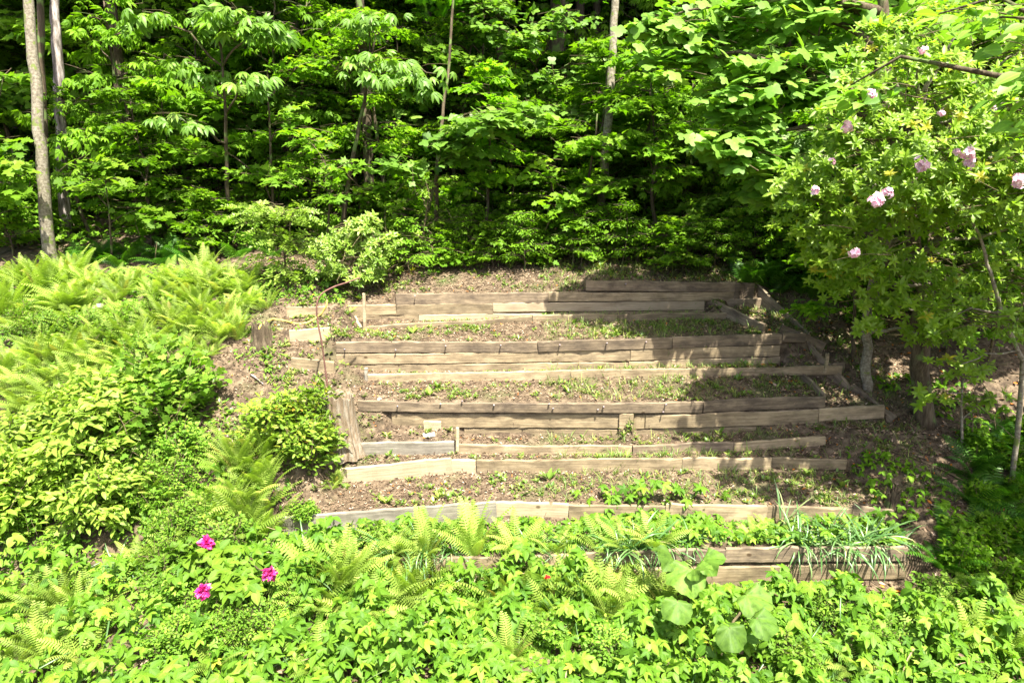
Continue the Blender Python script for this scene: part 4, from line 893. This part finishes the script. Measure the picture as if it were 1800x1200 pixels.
BUSH = [bush('leafy_shrub', .8, OVAL, .065, 'shrub', 31), bush('leafy_shrub', .7, TRI3, .085, 'shrub', 32, k=3, per=18), bush('leafy_shrub', .9, WIDE, .075, 'shrub', 33), bush('young_maple', 1.0, MAPLE, .12, 'shrub', 34, per=8, k=4, n=8),
        bush('leafy_shrub', .8, PALM5, .14, 'vine', 35, k=2, per=12)]
M['yellowish'] = leafmat('yellowish_shrub_leaf', [(0, (.08, .17, .015)), (.7, (.17, .27, .025)), (.9, (.32, .32, .035)), (1, (.42, .18, .035))], trans=.36, rough=.5, spec=.3)
YB = bush('yellow_shrub', .75, OVAL, .085, 'yellowish', 36, k=6, per=12)
M['pale'] = leafmat('pale_shrub_leaf', [(0, (.09, .18, .015)), (1, (.30, .40, .06))], trans=.42, rough=.5, spec=.3)
BIGB = bush('broad_leaved_shrub', 1.1, T_oval(.42, droop=.35), .13, 'pale', 37, k=7, per=14, n=11)
SG = 'leafy shrubs on the left bank'
row_labels(scatter_px([BIGB], -30, 190, 740, 1000, 7, 41, .75, 1.05), 'shrub with long yellow-green leaves at left picture edge, %s', 'shrub', SG)
row_labels(scatter_px([BUSH[0], BUSH[1], BUSH[2]], 0, 420, 790, 1010, 30, 42, .45, .75, lambda x, y: x < 330 or y > 860), 'bright leafy shrub on the lower left bank, %s', 'shrub', SG)
row_labels(scatter_px([BUSH[0], BUSH[2]], 50, 400, 560, 660, 10, 43, .5, .65), 'small leafy shrub among ferns of the left slope, %s', 'shrub', SG)
row_labels(scatter_px([BUSH[3]], 215, 330, 700, 830, 5, 44, .7, .95, lambda x, y: y > 600 + (330 - x) * -.3 + 90), 'young maple beside the bare soil patch, %s', 'sapling', SG)
row_labels(scatter_px([YB], 480, 560, 770, 850, 5, 45, .9, 1.15), 'yellow and orange leaved shrub left of the big stump, %s', 'shrub', SG)
row_labels(scatter_px([BUSH[4], BUSH[1]], 515, 560, 730, 800, 3, 46, .5, .7), 'green leafy plant against left side of the big stump, %s', 'shrub', SG)
row_labels(scatter_px([BUSH[0], BUSH[1], BUSH[4]], 150, 480, 1010, 1190, 14, 47, .45, .7), 'low leafy shrub below the peonies, %s', 'shrub', SG)
DKB = bush('shade_plant', .6, TRI3, .10, 'forest', 38, k=3, per=12)
row_labels(scatter_px([DKB], 1560, 1810, 740, 1080, 15, 48, .4, .75, lambda x, y: x > 1660 + max(0, 900 - y) * .2), 'dark green plant on the shaded right bank, %s', 'plant', 'plants on the shaded right bank')
row_labels(scatter_px([DKB], 1330, 1560, 500, 640, 8, 49, .35, .6, lambda x, y: x > 1360 + (y - 500) * 1.0), 'low dark plant behind the right border board, %s', 'plant', 'plants on the shaded right bank')

# ------------------------------------------------------------------ strap-leaved daylilies
def lily(seed, n=46, L=.6, tall_=False):
    root = thing('daylily', (0, 0, 0)); Fo = Fol(seed); r_ = Fo.r
    for i in range(n):
        a = r_.uniform(0, 6.28); el = R(r_.uniform(5, 68)) if not tall_ else R(r_.uniform(60, 86)); d = np.array([math.cos(a) * math.cos(el), math.sin(a) * math.cos(el) - .12, math.sin(el)])
        nn = np.array([-math.cos(a) * math.sin(el), -math.sin(a) * math.sin(el), math.cos(el)]) + r_.normal(0, .3, 3)
        Fo.add([STRAP, STRAP3, STRAP2][i % 3] if not tall_ else STRAP2, [[r_.normal(0, .06), r_.normal(0, .05), -.02]], d, nn, L * r_.uniform(.6, 1.15), np.array([min(1, r_.random() ** 1.0)]))
    Fo.build('foliage', 'strap', root); return root
LILY = [lily(51), lily(52, 38, .55), lily(53, 54, .66)]; IRIS = lily(54, 9, .55, True)
lil = []
rr_ = np.random.default_rng(5)
for (px, Y, s) in ((530, 6.95, .8), (600, 7.0, .7), (690, 6.95, .95), (745, 6.95, 1.0), (790, 7.0, .8), (930, 6.95, .75), (1000, 7.0, .8), (1075, 6.95, .95), (1110, 6.95, 1.0), (1160, 7.0, .9), (1220, 7.0, .8), (1400, 6.98, .95), (1440, 6.93, 1.05), (1480, 6.95, 1.1), (1520, 7.02, 1.1), (1550, 7.1, .95), (1580, 7.2, .8), (1460, 7.15, .9)):
    p = at(px, 950, Y); lil.append(put(LILY[len(lil) % 3], (p[0], Y, zg(p[0], Y)), rr_.uniform(0, 6.28), s * .82))
row_labels(lil, 'daylily with strap leaves drooping over the lowest wall, %s', 'daylily', 'daylilies between the two bottom walls')
row_labels([put(LILY[i % 3], on_ground(x, y), i, s) for i, (x, y, s) in enumerate([(650, 1090, .55), (820, 1075, .5), (1040, 1085, .6), (1090, 1085, .55), (860, 1120, .45), (210, 1000, .55)])], 'small strap-leaved clump among the creeper below the walls, %s', 'daylily', 'daylilies among the creeper')
p = at(1375, 930, 7.3); put(IRIS, (p[0], 7.3, zg(p[0], 7.3)), .4, 1.0)
tag(IRIS, 'upright sword-leaved iris in front of the long weathered wall', 'iris')

# ------------------------------------------------------------------ butterbur, peonies, stalks
def butterbur(leaves, label):
    b = on_ground(*leaves[0][:2]) if False else G(*at(leaves[0][0], 1040, 6.3)[:2]); root = thing('butterbur', b, label, 'plant'); st = Tubes()
    for i, (px, py, Y, s, dx, tilt) in enumerate(leaves):
        c = above(px, py, .62 + .03 * i) - b; d = np.array([dx, -.75, tilt]); n_ = np.array([dx * .2, -.55, .8]); d = unit(d)
        Fo = Fol(90 + i); s *= .86; Fo.add(ROUND, [c - d * s * .3], d, n_, s, np.array([random.random()])); Fo.build('leaf', 'big', root)
        st = Tubes(); st.add(curve(np.array([i * .02 - .05, 0, -.05]), c - d * s * .28, .1, 7, .02, i), [.012] * 6 + [.008], 6); st.build('stalk', M['weed'] if False else M['twig'], root)
butterbur([(1205, 1015, 6.25, .44, -.5, -.4), (1250, 985, 6.3, .36, .7, .35), (1190, 1072, 6.1, .32, -.2, -.5), (1172, 978, 6.4, .36, -.9, .5), (1228, 1000, 6.15, .30, .3, .5)], 'butterbur with five big rumpled grey-green leaves before the lowest wall')
butterbur([(1330, 1055, 6.0, .40, .7, -.1), (1345, 1095, 6.0, .32, .9, -.2), (1288, 1120, 5.85, .32, .2, -.7)], 'butterbur with three broad leaves at right of the creeper')
# peony
b = on_ground(400, 1010); root = thing('peony', b, 'peony bush with three magenta double flowers at lower left', 'peony')
Fo = Fol(77); B = Tubes()
for i, (px, py) in enumerate([(364, 955), (474, 1008), (357, 1038)]):
    c = above(px, py, .58) - b; B.add(curve([0, 0, -.05], c, .1, 6, .02, i), [.007] * 6, 5)
    Fl = Fol(70 + i); n = 60; d = unit(Fl.r.normal(size=(n, 3)) + [0, -.45, .55]); rr = 13 / ppm(c + b)
    Fl.add(T_oval(.95, n=3, droop=.5, fold=.3), c + d * rr * .25 * Fl.r.random((n, 1)), d + Fl.r.normal(0, .35, (n, 3)), Fl.r.normal(size=(n, 3)) * .6 + [0, -.4, 1], rr * Fl.r.uniform(.7, 1.1, n))
    Fl.build('flower', 'magenta', root)
for (px, py, n) in ((375, 985, 12), (440, 990, 12), (410, 1015, 14), (350, 995, 8), (395, 975, 8), (430, 1030, 8)):
    c = above(px, py, .45) - b; B.add(curve([0, 0, -.05], c, .1, 5, .02, px), [.006] * 5, 5); lobe(Fo, c, (.2, .2, .13), n, TRI3, .14, anchor=np.array([0, 0, 0]), k=3, L=.12, flat=.6)
Fo.build('foliage', 'peonyleaf', root); B.build('stem', M['twig'], root)
# small red flower, tall leafy herb in front of the long wall
b = on_ground(962, 1040); root = thing('red_flower', b, 'tiny red flower among ferns below the lowest wall', 'flower')
c = above(962, 1014, .5) - b; B = Tubes(); B.add(curve([0, 0, 0], c, .05, 5, .02), [.004] * 5, 5); B.build('stem', M['twig'], root)
Fo = Fol(3); Fo.add(T_oval(.9, n=3), np.repeat(c[None], 9, 0), Fo.r.normal(size=(9, 3)) + [0, 0, .6], Fo.r.normal(size=(9, 3)), .035); Fo.build('petal', 'red', root)
row_labels([put(BUSH[1], on_ground(x, y), x * .1, s) for (x, y, s) in ((665, 960, .5), (725, 960, .38), (540, 945, .4))], 'leafy herb standing against the long weathered wall, %s', 'herb', 'herbs against the long wall')

row_labels([put(BUSH[i % 3], above(x, y, .05), i * 1.3, s) for i, (x, y, s) in enumerate([(520, 1080, .5), (620, 1150, .55), (760, 1110, .45), (840, 1180, .5), (960, 1130, .5), (1080, 1170, .55), (1130, 1110, .45), (1400, 1180, .55), (1450, 1090, .4), (1550, 1150, .55), (1640, 1060, .5), (300, 1150, .5), (420, 1110, .45), (1700, 1180, .5)])], 'leafy weed rising out of the foreground creeper, %s', 'weed', 'leafy weeds in the creeper')
row_labels([put(FERNS[i % 4], above(x, y, .03), i * 1.7, s) for i, (x, y, s) in enumerate([(560, 1170, .8), (900, 1160, .75), (1020, 1130, .7), (1500, 1180, .7), (700, 1180, .7), (1220, 1150, .6), (380, 1170, .8)])], 'fern poking through the creeper near the bottom edge, %s', 'fern', FG)
# ------------------------------------------------------------------ stuff: creeper cover, weeds, litter
def cover(name, label, T, size, mat, n, region, h0, h1, seed, tiltf=.35, cl=1):
    Fo = Fol(seed); r_ = Fo.r; x, y = region(r_, n); z = Zg(x, y)
    hgt = (h0 + (h1 - h0) * r_.random(len(x)) ** .6) * np.clip(.62 + .4 * np.sin(x * 2.3 + 1) * np.sin(y * 3.1) + .55 * np.sin(x * 5 + y * 4) * np.sin(y * 6 - x * 4), .02, 1.6)
    if region is reg_front: hgt = hgt * np.where(x > 1.25, np.clip((6.8 - y) / .6, .15, 1), 1)
    P = np.stack([x, y, z + hgt], 1); a = r_.uniform(0, 6.28, len(x)); d = np.stack([np.cos(a) * .8, np.sin(a) * .8 - .45, -.25 + r_.normal(0, .25, len(x))], 1)
    nn = np.array([0.05, -.35, .9]) + r_.normal(0, tiltf, (len(x), 3)); tn = np.clip(.05 + .7 * r_.random(len(x)) + .25 * r_.random(len(x)) ** 3, 0, 1); tn[r_.random(len(x)) < .006] = 1
    if T is not None: Fo.add(T, P, d, nn, size * r_.uniform(.6, 1.15, len(x)), tn)
    return tag(Fo.build(name, mat), label, kind='stuff')
def reg_front(r_, n):
    x = r_.uniform(-5.6, 5.2, n); y = r_.uniform(4.3, 6.75, n); keep = (x > -3.6 + (y - 5.5) * .2) | (r_.random(n) < .35); keep &= ~((x > 4.0) & (y > 6.2) & (r_.random(n) < .7)); return x[keep], y[keep]
cover('creeper_cover', 'five-leaved creeper covering the ground below the walls', PALM5, .12, 'vine', 6200, reg_front, .08, .5, 201)
cover('broadleaf_cover', 'three-leaved vine mixed through the foreground creeper', TRI3, .13, 'shrub', 2000, reg_front, .18, .5, 202)
cover('small_leaf_cover', 'small leaved undergrowth beneath the foreground creeper', SIMPLE, .07, 'shrub', 9000, reg_front, .02, .3, 203, .5)
def reg_fe(r_, n): x = r_.uniform(-3.1, 4.6, n); y = r_.uniform(6.92, 7.47, n); return x, y
cover('dead_stems', 'dry straw and dead stems caught in the foreground creeper', STRAP2, .26, 'litter', 380, reg_front, .05, .4, 213, .9)
cover('fallen_leaves', 'brown fallen leaves caught in the foreground creeper', CURL, .07, 'litter', 500, reg_front, .1, .42, 214, .6)
cover('foreground_grass', 'thin grass blades among the foreground creeper', STRAP2, .3, 'strap', 700, reg_front, .1, .35, 211, .8)
cover('star_leaf_cover', 'lobed leaves mixed into the foreground creeper', STAR, .09, 'shrub', 2500, reg_front, .1, .45, 212)
cover('bed_creeper', 'creeper leaves filling the bed between the two bottom walls', PALM5, .10, 'vine', 800, reg_fe, .03, .2, 204)
cover('bed_greens', 'small green leaves in the bed between the two bottom walls', SIMPLE, .06, 'shrub', 3500, reg_fe, .0, .14, 205, .5)
def reg_ec(r_, n):
    x = r_.normal(1.6, .5, n); y = r_.uniform(7.4, 7.68, n); return x, y
cover('ledge_creeper', 'creeper tumbling over the right half of the long weathered wall', PALM5, .12, 'vine', 90, reg_ec, .06, .2, 206)
def reg_left(r_, n):
    x = r_.uniform(-8.5, -2.2, n); y = r_.uniform(6.3, 11.6, n)
    keep = (x < -2.75 - (y > 7.9) * (y < 10.6) * 2.0) ; return x[keep], y[keep]
cover('bank_greens', 'mixed small leaves covering the left bank between the ferns', OVAL, .07, 'shrub', 15000, reg_left, .0, .16, 207, .5)
cover('bank_creeper', 'creeper leaves running over the left bank', TRI3, .10, 'vine', 2200, reg_left, .02, .2, 208, .4)
def reg_right(r_, n):
    x = r_.uniform(4.2, 8, n); y = r_.uniform(5, 9.5, n); keep = (x > 4.4) & (np.sin(x * 2 + y * 3) > .45); return x[keep], y[keep]
cover('shade_greens', 'dark low leaves on the shaded right bank', TRI3, .09, 'forest', 2600, reg_right, .02, .2, 209, .4)
def reg_forest(r_, n): return r_.uniform(-16, 16, n), r_.uniform(12.6, 26, n)
cover('forest_undergrowth', 'low green undergrowth on the forest floor', MAPLE, .13, 'forest', 30000, reg_forest, .02, .4, 210, .35)

def tufts(name, label, n, region, seed, size=.055, per=6, mat='weed', T=OVAL, el=(15, 60)):
    Fo = Fol(seed); r_ = Fo.r; x, y = region(r_, n); z = Zg(x, y); m = len(x); s0 = r_.uniform(.5, 1.4, m) ** 1.5
    for i in range(per):
        a = r_.uniform(0, 6.28, m); e = np.radians(r_.uniform(el[0], el[1], m)); d = np.stack([np.cos(a) * np.cos(e), np.sin(a) * np.cos(e), np.sin(e)], 1)
        nn = np.stack([-np.cos(a) * np.sin(e), -np.sin(a) * np.sin(e), np.cos(e)], 1)
        Fo.add(T, np.stack([x, y, z + .0], 1) + np.stack([np.cos(a), np.sin(a), 0 * a], 1) * .01 + [0, 0, .012 * (i % 3)], d, nn, size * s0 * r_.uniform(.7, 1.2, m))
    return tag(Fo.build(name, mat), label, kind='stuff')
def reg_beds(r_, n):
    x = r_.uniform(-3.1, 5.2, n); y = r_.uniform(7.55, 12.3, n)
    f = np.sin(x * 2.7 + 1) * np.sin(y * 4.1 + x) + .6 * np.sin(x * 7 + y * 9) + r_.normal(0, .5, n)
    dist = np.minimum.reduce([np.abs(y - WALLS[k]['Y'] - .02) for k in ORDER])
    keep = (f > .35) & (dist > .05); return x[keep], y[keep]
tufts('weeds', 'small green weeds scattered over the terraced beds', 10500, reg_beds, 301, .042)
def reg_beds2(r_, n):
    x, y = reg_beds(r_, n); k = r_.random(len(x)) < .5; return x[k], y[k]
tufts('bed_plants', 'taller leafy weeds standing in the terraced beds', 420, reg_beds2, 302, .09, 7, 'weed', OVAL, (30, 75))
def reg_patch(r_, n):
    x = r_.uniform(-4.6, -2.4, n); y = r_.uniform(7.9, 10.8, n); k = np.sin(x * 5 + y * 4) + r_.normal(0, .6, n) > .3; return x[k], y[k]
tufts('patch_weeds', 'small weeds on the bare soil patch at left', 1500, reg_patch, 303, .05)
cover('patch_greens', 'loose greens creeping over the edge of the bare patch', OVAL, .07, 'shrub', 1500, lambda r_, n: ((lambda x, y: (x[np.sin(x * 4 + y * 5) + np.sin(y * 9) > .1], y[np.sin(x * 4 + y * 5) + np.sin(y * 9) > .1]))(r_.uniform(-4.6, -3.2, n), r_.uniform(8.0, 11.2, n))), .0, .12, 215, .5)
tufts('grass', 'short grass blades on the shaded beds and path', 3800, lambda r_, n: (r_.uniform(.5, 5.5, n), r_.uniform(7.6, 12.2, n)), 304, .09, 4, 'weed', STRAP2, (40, 80))
g = on_ground(897, 478); Fo = Fol(8)
for i in range(26):
    a = Fo.r.uniform(0, 6.28); e = R(Fo.r.uniform(45, 85)); d = [math.cos(a) * math.cos(e), math.sin(a) * math.cos(e), math.sin(e)]
    Fo.add(STRAP2, [[0, 0, 0]], d, [-d[0], -d[1], .5], Fo.r.uniform(.15, .3))
o = Fo.build('grass_tuft', 'weed'); o.location = tuple(g); tag(o, 'single tuft of grass on the path above the top wall', 'grass tuft')

def litter(name, label, n, region, seed, size=.06, T=CURL):
    Fo = Fol(seed); r_ = Fo.r; x, y = region(r_, n); z = Zg(x, y); m = len(x); a = r_.uniform(0, 6.28, m)
    d = np.stack([np.cos(a), np.sin(a), r_.normal(0, .25, m)], 1); nn = np.array([0, 0, 1.]) + r_.normal(0, .45, (m, 3))
    nn[:, 2] *= np.sign(r_.random(m) - .3); tn = np.clip(r_.beta(2.2, 1.9, m), 0, .92); tn[r_.random(m) < (.08 if name == 'bank_litter' else .015)] = 1
    Fo.add(T, np.stack([x, y, z + .01 + .012 * r_.random(m)], 1), d, nn, size * r_.uniform(.5, 1.3, m), tn)
    return tag(Fo.build(name, 'litter'), label, kind='stuff')
litter('leaf_litter', 'dry brown leaves littering the terraced beds', 34000, lambda r_, n: (r_.uniform(-4.6, 6.5, n), r_.uniform(7.3, 12.4, n)), 401, .034)
litter('twig_litter', 'pale straw and twigs littering the beds', 16000, lambda r_, n: (r_.uniform(-4.6, 5.5, n), r_.uniform(7.5, 12.2, n)), 402, .06, T_oval(.12, n=2, droop=.1))
litter('forest_litter', 'dry leaves on the forest floor', 16000, lambda r_, n: (r_.uniform(-16, 16, n), r_.uniform(12.3, 27, n)), 403, .12)
litter('bank_litter', 'orange and brown leaves on the shaded right bank', 7000, lambda r_, n: (r_.uniform(3.6, 9, n), r_.uniform(5.2, 10.5, n)), 404, .06)

# ------------------------------------------------------------------ stumps, rod, hose, stones, sticks
def stump(px, ytop, ybot, wpx, label, Y=None, mat='woodgrey', seed=1, hollow=True, jag=.05, flare=1.35, mt=None):
    b = on_ground(px, ybot) if Y is None else G(*at(px, ybot, Y)[:2]); t = at(px, ytop, b[1]); H = max(.08, t[2] - b[2]); rd = wpx / 2 / ppm(t)
    r_ = np.random.default_rng(seed); n = 40; rows = 14; V = []; ridge = r_.normal(0, .05, n) + .05 * np.sin(np.arange(n) * 1.7); topj = r_.normal(0, jag, n); topj = (topj + np.roll(topj, 1)) * .7
    for i in range(rows):
        f = i / (rows - 1); fl = 1 + (flare - 1) * (1 - f) ** 2.2
        for j in range(n):
            a = 2 * math.pi * j / n; rr = rd * fl * (1 + ridge[j] * (1 + .6 * (1 - f)) + r_.normal(0, .008))
            V.append((math.cos(a) * rr, math.sin(a) * rr, -.12 + f * (H + .12) + (topj[j] * H if i == rows - 1 else 0)))
    i0 = len(V)
    for j in range(n):
        a = 2 * math.pi * j / n; V.append((math.cos(a) * rd * .72, math.sin(a) * rd * .72, H + topj[j] * H * .6 - .01))
    V.append((0, 0, H - (.12 if hollow else .0)))
    F4 = [(i * n + j, i * n + (j + 1) % n, (i + 1) * n + (j + 1) % n, (i + 1) * n + j) for i in range(rows) for j in range(n)]
    F = [(i0 + j, i0 + (j + 1) % n, len(V) - 1) for j in range(n)]
    o = mesh_obj('tree_stump', V, F, mt or M['stumpwood'], None, F4=F4); o.location = tuple(b); o.rotation_euler = (0, 0, seed); tag(o, label, 'stump'); return o
M['stumpwood'] = noisemat('weathered_stump', [(.28, (.06, .04, .025)), (.45, (.17, .125, .08)), (.6, (.22, .19, .145)), (.8, (.33, .30, .24))], (14, 14, 1.4), 1.6, bump=1, bdist=.03)
stump(601, 693, 800, 52, 'tall weathered grey tree stump at left end of third wall', 8.54, seed=3, jag=.05, flare=1.7)
stump(461, 572, 606, 30, 'dark hollow stump beside the ferns with yellow hose', seed=4, mt=M['bark'], jag=.2, flare=1.7)
stump(359, 691, 706, 16, 'little sawn stump on the bare soil patch', seed=5, mt=M['woodgrey'], hollow=False, jag=.02)
def pxpath(pts, sub=5):
    P = np.array([at(*p) for p in pts]); n = len(P); t = np.linspace(0, n - 1, (n - 1) * sub + 1)
    # Catmull-Rom
    out = []
    for tt in t:
        i = min(int(tt), n - 2); u = tt - i; p0, p1, p2, p3 = P[max(i - 1, 0)], P[i], P[i + 1], P[min(i + 2, n - 1)]
        out.append(.5 * ((2 * p1) + (-p0 + p2) * u + (2 * p0 - 5 * p1 + 4 * p2 - p3) * u ** 2 + (-p0 + 3 * p1 - 3 * p2 + p3) * u ** 3))
    return np.array(out)
def tubething(name, P, rad, mat, label, cat, sides=8):
    T = Tubes(); b = P[0].copy(); T.add(P - b, rad, sides, 0, 1); o = T.build(name, M[mat]); o.location = tuple(b); return tag(o, label, cat)
b = on_ground(578, 694); Yb = b[1]
tubething('iron_rod', pxpath([(578, 700, Yb), (572, 650, Yb), (565, 600, Yb - .02), (558, 562, Yb), (557, 535, Yb), (565, 517, Yb + .05), (585, 505, Yb + .1), (608, 497, Yb + .15), (632, 488, Yb + .2)]), .011, 'rust', 'rusty bent iron rod curving over left end of second wall', 'rod')
h0 = on_ground(449, 600); hs_ = [at(452, 596, h0[1] - .15), at(455, 578, h0[1] - .15)]
P = [gz(on_ground(x, y), .02) for (x, y) in ((480, 567), (500, 573), (520, 575), (540, 571), (556, 562))]
up = [at(566, 550, P[-1][1]), at(574, 537, P[-1][1] - .02), at(575, 527, P[-1][1])]
st = [at(455, 590, h0[1] - .12), at(456, 574, h0[1] - .1), at(466, 566, h0[1])]
allp = np.array(st + P + up); n = len(allp); t = np.linspace(0, n - 1, 50); sm = np.stack([np.interp(t, range(n), allp[:, k]) for k in range(3)], 1); sm[1:-1] = (sm[:-2] + sm[1:-1] * 2 + sm[2:]) / 4
root = thing('garden_hose', sm[0], 'yellow garden hose with black end crossing from stump to bent rod', 'hose')
T = Tubes(); T.add(sm - sm[0], .014, 8); T.build('hose_tube', M['hose'], root)
T = Tubes(); e = at(452, 612, h0[1] - .15) - sm[0]; T.add([np.zeros(3) + [0, 0, .02], e * .5, e], [.017, .018, .02], 8); T.build('hose_end', M['black'], root)
def stone(px, py, w, label, seed, mat='stone', name='rock'):
    b = on_ground(px, py); s = w / ppm(b) / 2; r_ = np.random.default_rng(seed); import bmesh
    bm = bmesh.new(); bmesh.ops.create_icosphere(bm, subdivisions=3, radius=1)
    ph = r_.uniform(0, 6, 6)
    for v in bm.verts:
        c = v.co; k = 1 + .14 * math.sin(c.x * 3 + ph[0]) + .12 * math.sin(c.y * 4 + ph[1]) + .1 * math.sin(c.z * 5 + ph[2]) + .05 * math.sin(c.x * 9 + c.y * 8 + ph[3]); v.co = Vector((c.x * s * k, c.y * s * .7 * k, c.z * s * .5 * k))
    me = bpy.data.meshes.new(name); bm.to_mesh(me); bm.free(); me.materials.append(M[mat]); o = bpy.data.objects.new(name, me); C.objects.link(o); o.location = (b[0], b[1], b[2] + s * .15); o.rotation_euler = (0, 0, r_.uniform(0, 3)); tag(o, label, 'rock')
stone(205, 848, 42, 'flat brown rock half hidden under lower left shrubs', 1); stone(14, 572, 28, 'pale rock at left edge among ferns', 2); stone(172, 545, 26, 'brownish stone between ferns on left slope', 3)
stone(1230, 812 + 60, 10, 'small stone on the bed above the long wall', 4); stone(668, 724, 9, 'little pale stone left in the third bed', 5)
def stick(x0, y0, x1, y1, label, rad=.01, up=.03, mat='twig'):
    a = gz(on_ground(x0, y0), up); b = gz(on_ground(x1, y1), up + .01); tubething('stick', curve(a, b, .02, 8, .015, int(x0)), np.linspace(rad, rad * .5, 8), mat, label, 'stick', 6)
stick(464, 645, 479, 608, 'brown stick lying below the hollow stump'); stick(442, 676, 464, 688, 'pale stick on the bare soil patch', .014, mat='barkdead')
stick(1690, 850, 1560, 800, 'thin fallen twig on the shaded right bank', .012); stick(985, 845, 1060, 862, 'thin root lying on the bed above long wall', .007)
stick(1180, 700, 1210, 712, 'short twig beside dark plank of third wall', .006)
# upright thin stems
def stem_up(px, yt, yb, label, rad=.009, lean=3):
    b = on_ground(px, yb); P = [b - [0, 0, .05], at(px + lean * .3, (yt + yb) / 2, b[1]), at(px + lean, yt, b[1])]
    tubething('bare_stem', np.array(P), [rad, rad * .8, rad * .4], 'twig', label, 'stem', 6)
stem_up(601, 460, 512, 'bare reddish stem in front of the sunlit laurel', .01, -6); stem_up(272, 425, 470, 'bare forked stem behind the left ferns', .01, 4); stem_up(398, 450, 486, 'bare stem behind ferns near the locust shrub', .008, 4)
# fallen leafy tree log and sprout stems at the old stump on the shaded end of the long wall
stump(1566, 862, 895, 22, 'broken dark stump end where the long wall meets the right bank', seed=8, mt=M['bark'], jag=.2)
# move library items never used out of the scene
for root in [x[1] for x in LIB] + TALL + FAR + FERNS + SFERN + LILY + BUSH + [YB, BIGB, DKB]:
    if id(root) not in used:
        for c in list(root.children): bpy.data.objects.remove(c)
        bpy.data.objects.remove(root)
